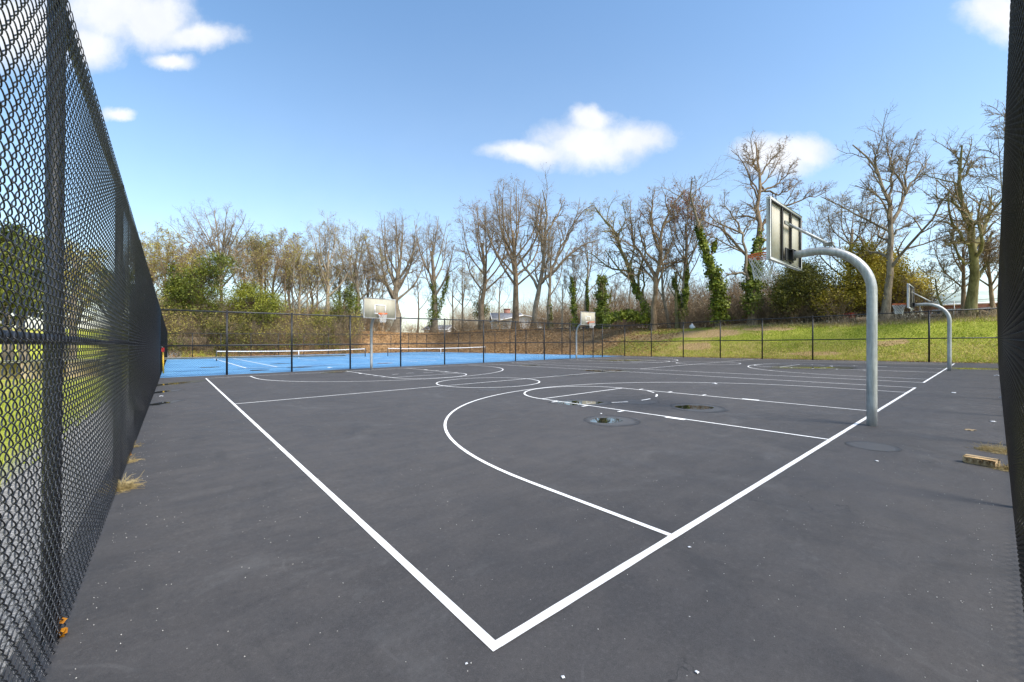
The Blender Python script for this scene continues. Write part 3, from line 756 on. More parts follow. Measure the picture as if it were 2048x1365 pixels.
def leaves_on(g, P, cnt, size, spread, rg, ub=0.0):
    Nn, K, _ = P.shape; i = rg.integers(0, Nn, cnt); k = rg.integers(max(0, K//2-1), K, cnt)
    g.quads(P[i, k]+rg.normal(0, spread, (cnt, 3)), size, rg, 1.2, ub)
def ivy_on(g, pts, r0, r1, cnt, rg, size=.2):
    """leaves wrapped round a polyline (metres)"""
    P = resample(pts, 40); t = rg.uniform(0, 1, cnt)**.9; x = t*38.99; i = x.astype(int); f = (x-i)[:, None]
    c = P[i]*(1-f)+P[i+1]*f; lump = .82+.38*np.sin(t*19+rg.uniform(0, 6))+.3*np.sin(t*47+rg.uniform(0, 6))
    rr = (r0+(r1-r0)*t)*lump*rg.uniform(.45, 1.15, cnt); a = rg.uniform(0, 6.283, cnt)
    nrm = np.stack([np.cos(a), np.sin(a), np.full(cnt, .45)], 1)
    g.quads(c+np.stack([rr*np.cos(a), rr*np.sin(a), rg.normal(0, .25, cnt)], 1), size, rg, 1.6, 0, nrm)
TG = {}
def tree(spec, label, group, bark='grey', name='bare_tree'):
    """spec: x, off (distance beyond the bank edge) or d, top, w (crown half width px), fork (px y), tw trunk width px, n limbs, limbs manual, buds (mat,count), ivy [...]"""
    sp = dict(off=30, w=60, n=9, tw=8, limbs=None, buds=None, ivy=None, fan=.55, seed=None, dens=1.0, lean=0, low=None, up=.13, kink=.16, cy=None)
    sp.update(spec); x = sp['x']; rg = np.random.default_rng(sp['seed'] or int(x*7+sp['top']))
    d = sp.get('d') or wall_d(x, sp['off']); px = d/F*U           # metres per picture unit at that distance
    vx, vy = ray(x); a0, b0 = CX+d*vx, CY+d*vy; z0 = float(terr(a0, b0))*U-.3
    rv = np.array([ST, -CT, 0]); fvv = np.array([CT, ST, 0])
    base = np.array([a0*U, b0*U, z0])
    camp = np.array([CX*U, CY*U, H*U])
    def w3(X, Y, dep=0.0):
        p_ = base*[1, 1, 0]+rv*((X-x)*px)+np.array([0, 0, (H+(V0-Y)*d/F)*U]); return camp+(p_-camp)*(1+dep/(d*U))
    o = thing(name, tuple(base), label, 'tree', group)
    tr = sp['tw']/2*px; ytop, fork = sp['top'], sp['fork']; hgt = w3(x, ytop)[2]-z0
    gt = G(); gc = G()
    T0 = w3(x+sp['lean'], fork); spread = sp['w']*px
    # trunk with flared foot, continuing as a leader
    man0 = sp['limbs'] is not None and sp['limbs'][0][1][0][1] >= 585
    if man0: yb = V0-(z0/U-H)*F/d; sp['limbs'] = [(sp['limbs'][0][0], [(x, yb)]+list(sp['limbs'][0][1]))]+list(sp['limbs'][1:])
    if sp['limbs'] is None or (sp.get('trunk', True) and not man0):
        ctl = [base, base*.55+T0*.45+rg.normal(0, .015*hgt, 3)*[1, 1, 0], T0]
        if sp['limbs'] is None: ctl.append(w3(x+sp['lean']*1.4+rg.normal()*sp['w']*.08, fork+(ytop-fork)*.45, rg.normal()*spread*.1))
        P = resample(ctl, 12); q = np.linspace(0, 1, 12)
        Rr = tr*(1-.35*q) if sp['limbs'] is not None else tr*(1-.62*q)
        Rr = Rr*(1+.55*np.exp(-q*14)); gt.tubes(P[None], Rr[None], 10); trunk = P
    L1 = []; R1 = []
    if sp['limbs'] is None:
        for i in range(sp['n']):
            s = (i+.5)/sp['n']; az = i*2.399+rg.uniform(-.4, .4)
            # end point on the crown shell
            el = R_(4+80*(s**.9)); re = rg.uniform(.85, 1.1)
            cyy = sp['cy'] or (fork*.55+ytop*.45)
            cz = w3(x, cyy)[2]; rz = (w3(x, ytop)[2]-cz)
            E = w3(x+sp['lean'], cyy); E = E+rv*math.cos(az)*math.cos(el)*spread*re+fvv*math.sin(az)*math.cos(el)*spread*re+np.array([0, 0, rz*math.sin(el)*re])
            st = trunk[int(5+6.2*s*.9)]
            C = st*.5+E*.5; C = C+(E-st)*[1, 1, 0]*sp['fan']*.25+np.array([0, 0, -(E-st)[2]*.10]); C += rg.normal(0, sp['kink']*.35*spread, 3)*[1, 1, .5]
            L1.append(resample([st, C, E], 9)); r0 = tr*rg.uniform(.25, .42)*(1.1-.45*s); R1.append(r0*np.linspace(1, .2, 9))
    else:
        smp = []
        for (rt, pts) in sp['limbs']:
            dep = 0.0; q = []; drift = rg.normal()*.5
            if smp:
                S_ = np.array(smp); i_ = np.argmin(np.hypot(S_[:, 0]-pts[0][0], S_[:, 1]-pts[0][1]))
                if np.hypot(*(S_[i_, :2]-pts[0])) < 26: dep = S_[i_, 2]; pts = [tuple(S_[i_, :2])]+list(pts[1:])
            for j, (X, Y) in enumerate(pts):
                if j: dep += drift*.35*np.hypot(X-pts[j-1][0], Y-pts[j-1][1])*px*.8
                q.append(w3(X, Y, dep)); dl = locals().get('dl_', []) if j else []; dl_ = dl+[(X, Y, dep)]
            for (A_, B_) in zip(dl_[:-1], dl_[1:]):
                for f_ in np.linspace(0, 1, 8): smp.append(tuple(np.array(A_)*(1-f_)+np.array(B_)*f_))
            P = resample(q, 12); P[1:-1] += rg.normal(0, .004*hgt, (10, 3)); L1.append(P); q_ = np.linspace(0, 1, 12); R1.append(max(rt/2*px*.72, .02)*(1-.84*q_) if not (man0 and not R1) else rt/2*px*(1-.86*q_)*(1+.45*np.exp(-q_*16)))
    L1 = np.array(L1); R1 = np.array(R1); gt.tubes(L1, R1, 7)
    ml = np.linalg.norm(np.diff(L1, axis=1), axis=2).sum(1).mean()
    D_ = sp['dens']; K1 = 6
    t0 = sp.get('t0', .28)
    man = sp['limbs'] is not None
    P2, R2 = spawn(L1, R1, int((12 if man else 9)*D_), 46, (.36 if man else .42), .55, 7, sp['up'], .2, t0, rg, rmin=.016)
    P3, R3 = spawn(P2, R2, 7, 46, .55, .6, 5, sp['up']*.6, .22, .15, rg, rmin=.011)
    P4, R4 = spawn(P3, R3, 6, 48, .62, .65, 3, sp['up']*.2, .3, .1, rg, rmin=.0068)
    gt.tubes(P2, R2, 5)
    gc.tubes(P3, R3, 4); gc.tubes(P4, R4, 3)
    gt.obj('trunk', MB[bark], o, True); cm = [MB['dark' if bark == 'dark' else 'twig']]
    if sp['buds']:
        gc.mi = 1; mt, cnt = sp['buds']; leaves_on(gc, P4, cnt, .16 if d > 150 else .12, .12, rg); cm.append(ML[mt])
    gc.obj('crown', cm, o, True)
    if sp['ivy']:
        g = G()
        for (pts, ra, rb, cnt) in sp['ivy']:
            if sp['limbs'] is None: q = [w3(X, Y) for X, Y in pts]
            else:
                S_ = np.array(smp); q = [w3(X, Y, S_[np.argmin(np.hypot(S_[:, 0]-X, S_[:, 1]-Y)), 2]) for X, Y in pts]
            ivy_on(g, q, ra*px, rb*px, cnt, rg)
        g.obj('ivy', ML['ivy'], o)
    return o
GT = 'bare trees behind the courts'
T = tree
# --- left wood
FANS = [(7, [(443, 600), (442, 560), (438, 500), (432, 450), (428, 416)])]+[(6 if k % 2 else 5, [(442, sy), (442+(ex-442)*.38, sy+(ey-sy)*.42-4), (442+(ex-442)*.78, sy+(ey-sy)*.8), (ex, ey)])
        for k, (sy, ex, ey) in enumerate(((575, 322, 476), (560, 340, 450), (570, 362, 432), (548, 385, 421), (540, 408, 416), (545, 455, 415), (560, 474, 420), (550, 492, 428), (566, 509, 442), (556, 522, 462), (580, 532, 495), (585, 306, 506), (530, 398, 440), (525, 468, 440)))]
T(dict(x=443, off=34, top=412, w=128, fork=600, tw=13, dens=.62, up=.2, seed=3, limbs=FANS), 'broad fan-crowned bare tree, the largest at the left end of the wood', GT, 'grey')
T(dict(x=333, off=30, top=455, w=55, fork=600, tw=7, n=9, buds=('olive', 2600)), 'olive-budded bare tree next to the left fence, left of the fan-crowned tree', GT, 'brown')
T(dict(x=545, off=42, top=460, w=58, fork=590, tw=7, n=10, buds=('olive', 2600)), 'brownish budding tree just right of the large fan-crowned tree', GT, 'brown')
T(dict(x=598, off=30, top=480, w=48, fork=610, tw=7, n=10, buds=('olive', 2600)), 'olive budding tree with several thin stems, left of the tall pale trunk', GT, 'pale')
T(dict(x=656, off=26, top=434, w=44, fork=560, tw=9, n=11, buds=('olive', 700)), 'tall straight tree with pale brown trunk standing left of the ivy-footed tree', GT, 'pale')
T(dict(x=716, off=28, top=452, w=52, fork=585, tw=10, n=9, buds=('olive', 1500), ivy=[([(716, 650), (715, 595)], 8, 4, 1300)]), 'tree with ivy round its foot, just left of the left backboard', GT, 'grey')
T(dict(x=790, off=30, top=432, w=66, fork=600, tw=17, n=15, fan=.4, dens=1.1), 'many-stemmed bare tree rising right behind the left backboard', GT, 'grey')
T(dict(x=868, off=31, top=432, w=52, fork=560, tw=13, n=9, ivy=[([(862, 655), (868, 600), (866, 565)], 12, 7, 2600), ([(872, 640), (884, 600), (897, 552)], 9, 4, 1800)]), 'bare tree with ivy trunk and an ivy-covered side stump, right of the left backboard', GT, 'grey')
# --- middle
T(dict(x=966, off=30, top=398, w=66, fork=560, tw=12, n=11, buds=('rust', 1500), lean=4), 'bare tree with rusty buds, left of the tallest tree', GT, 'brown')
T(dict(x=1031, off=32, top=360, w=86, fork=545, tw=14, n=15, dens=1.05, buds=('rust', 500)), 'tallest and broadest bare tree in the middle, beside the grey-roofed house', GT, 'brown')
T(dict(x=1066, off=30, top=378, w=70, fork=590, tw=16, lean=12, buds=('rust', 500), dens=.9, limbs=[
   (12, [(1077, 590), (1085, 545), (1090, 480), (1092, 420), (1085, 380)]), (9, [(1072, 585), (1062, 550), (1043, 525), (1040, 500), (1050, 460)]),
   (10, [(1080, 565), (1105, 545), (1135, 515), (1165, 490), (1200, 478)]), (8, [(1100, 545), (1115, 510), (1135, 470), (1165, 425), (1190, 410)]),
   (7, [(1088, 500), (1075, 450), (1068, 400)]), (7, [(1092, 470), (1115, 430), (1130, 395)]), (6, [(1110, 520), (1135, 480), (1150, 440), (1160, 395)])]),
  'wide forked bare tree right of the tallest tree, long limb reaching right', GT, 'grey')
T(dict(x=1100, off=31, top=440, w=34, fork=570, tw=9, n=7, ivy=[([(1101, 655), (1098, 600)], 6, 3, 900)]), 'slim tree with ivy on its lower trunk, between forked tree and right backboard', GT, 'grey')
T(dict(x=1148, off=26, top=505, w=32, fork=590, tw=7, n=7, ivy=[([(1150, 655), (1147, 600), (1144, 555)], 8, 5, 1600)]), 'thin ivy-wrapped tree standing just left of the small distant backboard', GT, 'grey')
T(dict(x=1176, off=30, top=450, w=44, fork=540, tw=6, n=8, buds=('red', 300), ivy=[([(1176, 650), (1174, 560)], 4, 2.5, 900)]), 'slender bare tree rising behind the small distant backboard', GT, 'grey')
T(dict(x=1208, off=30, top=560, w=22, fork=600, tw=12, n=5, dens=.7, ivy=[([(1206, 660), (1204, 610), (1204, 556)], 16, 9, 5200)]), 'broken trunk swallowed by a thick column of ivy, right of the small backboard', GT, 'mossy')
T(dict(x=1306, off=30, top=400, w=60, fork=640, tw=12, buds=('olive', 500), limbs=[
   (14, [(1306, 640), (1286, 605), (1270, 575), (1256, 530), (1240, 495), (1232, 465), (1205, 435), (1190, 415)]),
   (7, [(1262, 545), (1250, 515), (1238, 505)]), (7, [(1285, 600), (1288, 560), (1280, 520), (1260, 500)]),
   (7, [(1256, 525), (1235, 480), (1250, 440), (1245, 405)]), (5, [(1240, 495), (1215, 450), (1195, 425), (1175, 440)])],
   ivy=[([(1306, 650), (1286, 605), (1270, 575), (1258, 535)], 9, 4, 2600)]), 'mossy leaning tree bent to the left, at the near end of the ivy-covered log', GT, 'mossy')
T(dict(x=1306, off=26, top=372, w=70, fork=600, tw=12, lean=3, buds=('red', 350), seed=41, limbs=[
   (12, [(1309, 610), (1313, 560), (1318, 535), (1320, 490), (1327, 450), (1340, 420), (1352, 400), (1372, 380)]),
   (9, [(1312, 560), (1285, 515), (1265, 480), (1262, 430), (1262, 400)]), (9, [(1318, 500), (1305, 460), (1303, 420), (1306, 395), (1310, 375)]),
   (6, [(1318, 530), (1290, 500), (1278, 450), (1282, 410)]), (7, [(1325, 530), (1350, 525), (1368, 520)]), (6, [(1325, 455), (1345, 430), (1340, 395)])]),
  'dark upright bare tree with wide crown, touching the mossy leaning tree', GT, 'brown')
T(dict(x=1340, off=32, top=480, w=30, fork=590, tw=8, lean=-14, n=6), 'slim pale tree leaning left, between the dark upright tree and twin ivy trunks', GT, 'grey')
T(dict(x=1356, off=31, top=500, w=28, fork=580, tw=9, n=5, dens=.8, lean=-4, ivy=[([(1357, 640), (1355, 590), (1346, 560)], 6, 3, 1500)]), 'shorter left one of the twin ivy trunks', GT, 'mossy')
T(dict(x=1368, off=31, top=385, w=56, fork=500, tw=10, lean=5, buds=('red', 2400), n=12, fan=.4, ivy=[([(1366, 640), (1371, 590), (1375, 530)], 7, 3, 2200)]), 'tall tree with ivy trunk and reddish budding crown', GT, 'grey')
T(dict(x=1437, off=29, top=352, w=40, fork=600, tw=16, t0=.5, dens=.6, limbs=[
   (13, [(1440, 630), (1432, 580), (1422, 530), (1405, 480), (1394, 440), (1384, 410), (1378, 380), (1384, 358)]),
   (6, [(1418, 520), (1428, 490), (1448, 478)]), (4, [(1380, 400), (1392, 380), (1390, 352)])],
   ivy=[([(1440, 640), (1438, 590), (1426, 540)], 17, 11, 5200), ([(1426, 545), (1410, 500), (1396, 455)], 10, 4, 2600), ([(1425, 500), (1432, 488)], 4, 3, 350)]),
  'leaning broken trunk thickly covered in ivy, topped by one bare limb', GT, 'grey')
T(dict(x=1505, off=29, top=276, w=90, fork=600, tw=17, buds=('rust', 500), dens=1.0, limbs=[
   (17, [(1506, 620), (1506, 560), (1512, 500), (1520, 460), (1517, 420), (1519, 370), (1516, 330), (1512, 285)]),
   (8, [(1520, 455), (1540, 430), (1560, 415), (1590, 405), (1620, 395), (1660, 380)]), (7, [(1519, 385), (1545, 375), (1570, 355), (1590, 320)]),
   (6, [(1516, 340), (1500, 315), (1492, 290)]), (6, [(1518, 350), (1540, 320), (1575, 290)]), (7, [(1520, 370), (1535, 385), (1570, 385), (1605, 360)]),
   (6, [(1515, 400), (1500, 360), (1505, 320)])],
   ivy=[([(1505, 625), (1505, 570), (1506, 530)], 17, 13, 6500), ([(1506, 540), (1514, 500), (1520, 468)], 13, 6, 2600)]),
  'tall tree with thick dark ivy column, just left of the nearest rim', GT, 'brown')
T(dict(x=1487, off=29.5, top=400, w=50, fork=545, tw=8, seed=77, trunk=False, dens=.9, limbs=[
   (9, [(1497, 560), (1488, 490), (1484, 468), (1455, 455), (1425, 440), (1416, 420), (1425, 395)]), (6, [(1486, 465), (1470, 440), (1450, 410), (1448, 385)]),
   (5, [(1484, 466), (1500, 445), (1512, 440)]), (8, [(1500, 545), (1480, 545), (1460, 550), (1440, 560)])]),
  'bare side limbs forking left of the thick ivy column', GT, 'grey')
# --- right
T(dict(x=1700, off=44, top=385, w=82, fork=520, tw=11, n=13, fan=.8, buds=('olive', 500), seed=12), 'round-crowned bare tree behind the golden cedar', GT, 'grey')
T(dict(x=1770, off=31, top=256, w=80, fork=545, tw=14, dens=1.0, lean=10, limbs=[
   (15, [(1772, 620), (1778, 560), (1781, 500), (1785, 460), (1780, 430), (1778, 400), (1760, 370), (1752, 340), (1735, 315), (1705, 290)]),
   (10, [(1784, 445), (1798, 420), (1812, 390), (1822, 365), (1845, 340), (1862, 310)]), (8, [(1780, 405), (1784, 360), (1775, 310), (1772, 270)]),
   (7, [(1812, 388), (1795, 350), (1782, 320), (1795, 280)]), (6, [(1815, 385), (1812, 340), (1822, 300), (1835, 265)]), (6, [(1755, 350), (1750, 310), (1740, 285)]),
   (6, [(1782, 470), (1810, 450), (1845, 440)])]), 'tall bare tree forking high above the golden cedar', GT, 'grey')
T(dict(x=1945, off=30, top=290, w=60, fork=545, tw=20, dens=1.0, limbs=[
   (18, [(1946, 610), (1948, 545), (1944, 490), (1938, 440), (1922, 410), (1918, 370), (1922, 330), (1924, 292)]),
   (13, [(1950, 500), (1965, 465), (1978, 430), (1984, 400), (1984, 378)]), (7, [(1920, 360), (1935, 345), (1952, 322)]),
   (8, [(1930, 425), (1905, 405), (1885, 400), (1865, 385)]), (9, [(1955, 560), (1975, 530), (2000, 510)]), (7, [(1940, 490), (1915, 485), (1890, 490)]),
   (6, [(1922, 345), (1912, 310), (1905, 300)]), (6, [(1945, 530), (1925, 520), (1900, 470), (1890, 450)])]),
  'gnarled tree with the thickest trunk, broken tops, in front of the brick house', GT, 'mossy')
T(dict(x=1927, off=34, top=440, w=44, fork=540, tw=9, n=9, fan=.8), 'smaller bare tree directly behind the gnarled thick trunk', GT, 'brown')
T(dict(x=1992, off=31, top=465, w=38, fork=560, tw=9, n=8, lean=-12), 'leaning bare tree close to the right fence, right of the gnarled one', GT, 'brown')
T(dict(x=1890, off=29, top=520, w=52, fork=590, tw=5, n=6, lean=-15, dens=.8, fan=1.0, seed=5), 'small crooked bare tree above the low far backboard', GT, 'mossy')
T(dict(x=2125, off=-60, top=150, w=105, fork=420, tw=14, n=11, d=62, fan=1.0, cy=250, seed=9), 'bare tree outside the right fence, only branch tips showing', GT, 'grey')
T(dict(x=925, off=44, top=520, w=34, fork=600, tw=5, n=8, dens=.8, buds=('white', 900)), 'small pale flowering tree, left one of the two', 'small flowering trees', 'grey', 'flowering_tree')
T(dict(x=958, off=46, top=535, w=40, fork=600, tw=5, n=9, dens=.8, buds=('white', 3000)), 'white-blossomed small tree in front of the far lawn', 'small flowering trees', 'grey', 'flowering_tree')
# slender saplings in the left wood
SAP = ['slender young tree nearest the left fence', 'slender young tree right of the narrow dark evergreen', 'slender young tree through the dark evergreen', 'slender young tree right of the big fan-crowned tree',
       'slender young tree left above the bright evergreen', 'slender young tree right above the bright evergreen', 'slender young tree below the brownish budding tree', 'slender young tree left of the thin-stemmed olive tree',
       'slender young tree between the thin-stemmed olive tree and the pale trunk', 'slender young tree left of the tall pale trunk', 'slender young tree above the holly-like tree', 'slender young tree left of the ivy-footed tree',
       'slender young tree touching the left edge of the left backboard', 'slender young tree right edge of the left backboard', 'slender young tree left of the ivy trunk with side stump', 'slender young tree right of the ivy trunk with side stump',
       'slender young tree left of the tallest tree', 'slender young tree between slim ivy tree and ivy-wrapped tree', 'slender young tree right of the thick ivy column', 'slender young tree above the ivy-covered log']
rs = np.random.default_rng(55)
for i, x in enumerate((300, 365, 395, 480, 505, 525, 570, 585, 615, 635, 680, 700, 745, 765, 835, 905, 1000, 1125, 1230, 1260)):
    ll = i < 13
    T(dict(x=x, off=float(rs.uniform(24, 50)), top=float(rs.uniform(470, 540) if ll else rs.uniform(520, 575)), w=float(rs.uniform(20, 34)), fork=float(rs.uniform(560, 620)), tw=4, n=6, dens=.7, buds=('olive' if i % 3 else 'tan', 900) if ll else None, seed=200+i),
      SAP[i], 'slender young trees in the wood', ('brown', 'grey', 'pale')[i % 3], 'young_tree')
FL = ['leftmost background tree of the left wood', 'background tree behind the narrow dark evergreen', 'background tree behind the left half of the fan-crowned tree', 'background tree behind the right half of the fan-crowned tree',
      'background tree behind the bright evergreen', 'background tree behind the thin-stemmed olive tree', 'background tree right of the thin-stemmed olive tree', 'background tree right of the tall pale trunk', 'background tree behind the ivy-footed tree']
for i, (x, tp) in enumerate(((305, 480), (350, 500), (400, 470), (487, 468), (530, 485), (578, 470), (625, 500), (680, 505), (735, 520))):
    T(dict(x=x, off=52+5*(i % 3), top=tp, w=44, fork=600, tw=6, n=9, fan=.7, buds=(('olive', 'tan', 'rust')[i % 3], 3200), seed=300+i), FL[i], 'background trees of the left wood', ('brown', 'pale')[i % 2])
# --- evergreens
def evergreen(x, off, lobes, mat, cnt, label, size=.21, tw=5, base=650, layered=0.0, d=None, name='evergreen_tree', cat='tree', group=None, seed=None):
    rg = np.random.default_rng(seed or int(x*3+cnt)); d = d or wall_d(x, off); px = d/F*U; vx, vy = ray(x); a0, b0 = CX+d*vx, CY+d*vy
    z0 = float(terr(a0, b0))*U-.3; bs = np.array([a0*U, b0*U, z0]); rv = np.array([ST, -CT, 0]); fv = np.array([CT, ST, 0])
    o = thing(name, tuple(bs), label, cat, group); g = G(); gb = G()
    tops = min(l[1]-l[3] for l in lobes)
    tz = (H+(V0-tops)*d/F)*U; P = resample([bs, bs+[0, 0, (tz-z0)*.9]], 8); gb.tubes(P[None], (tw/2*px*np.linspace(1, .2, 8))[None], 8)
    tot = sum(l[2]*l[3] for l in lobes)
    if size > .2: cnt = int(cnt*1.7)
    for (X, Y, rx, ry) in lobes:
        m = int(cnt*rx*ry/tot); nc = max(6, m//(60 if layered else 90))
        u = unitv(rg.normal(size=(nc, 3)))*(rg.uniform(.25, 1, (nc, 1))**.45)
        C = bs*[1, 1, 0]+rv*(X-x)*px+[0, 0, (H+(V0-Y)*d/F)*U]+u[:, :1]*rv*rx*px+u[:, 1:2]*fv*rx*px*.9+u[:, 2:3]*np.array([0, 0, 1])*ry*px
        # boughs
        S = bs+[0, 0, 0]+np.stack([0*C[:, 0], 0*C[:, 0], np.clip((C[:, 2]-z0)*.8, .2, None)], 1)
        tt = np.linspace(0, 1, 5)[None, :, None]; PB = S[:, None]*(1-tt)+C[:, None]*tt; PB[:, 1:4] += rg.normal(0, .1, (nc, 3, 3))
        gb.tubes(PB, np.full((nc, 5), .03)*np.linspace(1.4, .5, 5)[None], 4)
        i = rg.integers(0, nc, m); sg = np.array([.55, .55, .55*(1-.7*layered)])*min(1.0, rx*px*.35+.25)
        out = unitv(C[i]-S[i]); off_ = rg.normal(size=(m, 3))*sg
        g.quads(C[i]+off_+out*np.abs(off_[:, :1])*.4, size, rg, .9, .5*layered+.2)
    gb.obj('trunk', MB['brown'], o, True); g.obj('crown', ML[mat], o); return o
EG = 'evergreens among the bare trees'
evergreen(400, 20, [(400, 570, 42, 38), (435, 530, 30, 20), (372, 590, 22, 38), (405, 620, 30, 20)], 'ever', 9000, 'dark evergreen below the big fan-crowned tree', layered=.6, group=EG)
evergreen(350, 24, [(348, 560, 10, 30), (350, 610, 18, 40)], 'ever', 3600, 'narrow dark evergreen nearest to the left fence', group=EG)
evergreen(505, 18, [(510, 610, 45, 36), (485, 590, 24, 26), (535, 615, 26, 30), (510, 655, 40, 26)], 'bright', 9000, 'bright yellow-green evergreen in the middle of the left wood', layered=.5, group=EG)
evergreen(521, 50, [(521, 490, 22, 9), (515, 505, 14, 10)], 'bright', 1400, 'small bright green treetop above the left wood', group=EG)
evergreen(688, 22, [(690, 610, 20, 34), (676, 640, 22, 26), (700, 590, 12, 20)], 'ever', 4200, 'green holly-like tree left of the left backboard', group=EG)
evergreen(640, 20, [(645, 655, 22, 24), (630, 640, 12, 20)], 'bright', 2400, 'low green bush at the foot of the tall pale trunk', base=680, group=EG)
evergreen(455, 14, [(455, 665, 48, 24), (420, 650, 24, 22)], 'darkbush', 5200, 'low dark evergreen thicket behind the far left end of the blue court', group=EG)
evergreen(960, 50, [(961, 620, 15, 22)], 'darkbush', 1500, 'small dark conifer behind the grey-roofed house', group=EG)
evergreen(1607, 33, [(1605, 570, 42, 38), (1580, 595, 28, 30), (1635, 600, 30, 30), (1605, 545, 22, 14)], 'darkbush', 26000, 'dense dark green bush below the nearest backboard', size=.15, group=EG)
evergreen(1745, 42, [(1745, 560, 55, 38), (1710, 590, 48, 36), (1790, 585, 52, 42), (1720, 510, 26, 28), (1760, 530, 34, 28), (1660, 610, 22, 26), (1825, 590, 26, 24)], 'gold', 46000, 'large golden-green cedar behind the nearest pole', size=.15, layered=.7, tw=9, group=EG)
# ivy-covered fallen log
d = wall_d(1250, 20); px = d/F*U; g = G(); gl_ = G(); vx, vy = ray(1252); bs = (float(CX+d*vx)*U, float(CY+d*vy)*U, float(terr(CX+d*vx, CY+d*vy))*U)
o = thing('fallen_log', bs, 'low fallen trunk buried in ivy beside the ivy column', 'log'); pp = [at(X, Y, d)*U for X, Y in ((1212, 640), (1235, 632), (1262, 630), (1290, 640))]
gl_.tubes(resample(pp, 10)[None], np.full((1, 10), 4*px), 8, True); ivy_on(g, pp, 9*px, 9*px, 4200, rng); gl_.obj('trunk', MB['brown'], o, True); g.obj('ivy', ML['ivy'], o)
# --- brush: thin stems on the bank top, far wood behind
def brush(x0, x1, o0, o1, h0, h1, cnt, name, bark, label, twigs=6, rad=.012, dens=None):
    rg = np.random.default_rng(int(x0+cnt)); X = rg.uniform(x0, x1, cnt); P = []; b = []
    for x in X:
        d = wall_d(x, rg.uniform(o0, o1)); vx, vy = ray(x); a_, b_ = CX+d*vx, CY+d*vy; b.append((a_*U, b_*U, float(terr(a_, b_))*U-.1))
    b = np.array(b); h = rg.uniform(h0, h1, cnt); D = unitv(rg.normal(0, .3, (cnt, 3))+[0, 0, 1]); K = 6; P = np.empty((cnt, K, 3)); P[:, 0] = b
    for k in range(1, K): D = unitv(D+rg.normal(0, .13, D.shape)); P[:, k] = P[:, k-1]+D*(h/(K-1))[:, None]
    Rr = np.full((cnt, K), rad)*np.linspace(1.5, .6, K)[None]
    g = G(); g.tubes(P, Rr, 3)
    P2, R2 = spawn(P, Rr, twigs, 42, .38, .8, 4, .15, .22, .2, rg, rmin=.008); g.tubes(P2, R2, 3)
    if twigs > 5: P3, R3 = spawn(P2, R2, 3, 45, .5, .8, 3, .1, .25, .2, rg, rmin=.007); g.tubes(P3, R3, 3)
    ob = g.obj(name, MB[bark], smooth=True); return tag(ob, label, None, None, 'stuff')
brush(1085, 1700, 28, 42, 1.2, 3.6, 1500, 'thicket', 'brown', 'brown thicket of bare stems along the bank top', 6)
brush(1085, 1600, 60, 110, 4.5, 8.5, 1500, 'far_wood', 'brown', 'far-off bare brown wood behind the trees', 7, .022)
brush(300, 780, 40, 90, 3.0, 7.0, 1700, 'far_wood', 'pale', 'far-off bare wood behind the blue court', 7, .022)
brush(900, 1090, 125, 165, 5.0, 11.0, 700, 'far_wood', 'pale', 'far-off bare wood behind the grey-roofed house', 7, .03)
brush(300, 720, 4, 46, 1.2, 6.0, 2200, 'thicket', 'brown', 'tangle of bare stems under the left wood', 7, .014)
brush(720, 1085, 16, 38, .8, 2.4, 520, 'thicket', 'brown', 'thin bare undergrowth on the brown bank', 6, .010)
brush(1600, 1850, 38, 60, 2.0, 5.0, 500, 'thicket', 'dark', 'dark scrub behind the golden cedar', 6, .013)
brush(1650, 2005, 25, 31, .3, 1.0, 500, 'dry_weeds', 'pale', 'dry weeds along the edge of the grass bank', 4, .007)
# leafy undergrowth masses
def leafmass(x0, x1, o0, o1, h, cnt, mat, name, label, size=.2):
    rg = np.random.default_rng(int(x0*3+cnt)); nc = max(8, cnt//60); C = []
    for i in range(nc):
        x = rg.uniform(x0, x1); d = wall_d(x, rg.uniform(o0, o1)); vx, vy = ray(x); a_, b_ = CX+d*vx, CY+d*vy
        C.append((a_*U, b_*U, float(terr(a_, b_))*U+rg.uniform(.1, h)))
    C = np.array(C); i = rg.integers(0, nc, cnt); g = G(); g.quads(C[i]+rg.normal(0, .5, (cnt, 3)), size, rg, 1.1)
    return tag(g.obj(name, ML[mat]), label, None, None, 'stuff')
leafmass(320, 720, 5, 44, 4.5, 20000, 'olive', 'undergrowth', 'olive budding undergrowth in the left wood', .17)
leafmass(320, 720, 3, 40, 2.0, 16000, 'ever', 'undergrowth', 'dark green leafy undergrowth in the left wood', .18)
leafmass(320, 1100, 8, 40, 1.0, 12000, 'litter', 'undergrowth', 'tan dead-leafed undergrowth on the brown bank', .15)
leafmass(1090, 1560, 30, 60, 3.0, 11000, 'tan', 'undergrowth', 'pale brown dead brush on the bank top', .15)
# --- grass on the banks and dead leaves
def cover(a0, a1, b0, b1, cnt, hgt, wid, mat, name, label, flat=False, cond=None):
    rg = np.random.default_rng(cnt+int(b1)); a = rg.uniform(a0, a1, cnt); b = rg.uniform(b0, b1, cnt)
    if cond is not None: k = cond(a, b, rg); a, b = a[k], b[k]
    z = terr(a, b)*U-.06*U; m = len(a); P = np.stack([a*U, b*U, z], 1); g = G()
    if flat: g.quads(P+[0, 0, .03], wid, rg, 1.3, 1.6)
    else:
        th = rg.uniform(0, 6.28, m); dx = np.stack([np.cos(th), np.sin(th), 0*th], 1)*wid*.5; h = hgt*rg.uniform(.5, 1.4, m)
        ln = rg.normal(0, .35, (m, 3))*h[:, None]; ln[:, 2] = h
        g.add(np.stack([P-dx, P+dx, P+ln], 1).reshape(-1, 3), np.arange(m*3).reshape(m, 3))
    return tag(g.obj(name, mat), label, None, None, 'stuff')
GR = leafmat('grass_blades', [(.20, .25, .02), (.33, .38, .035), (.52, .50, .12)], .5, .3)
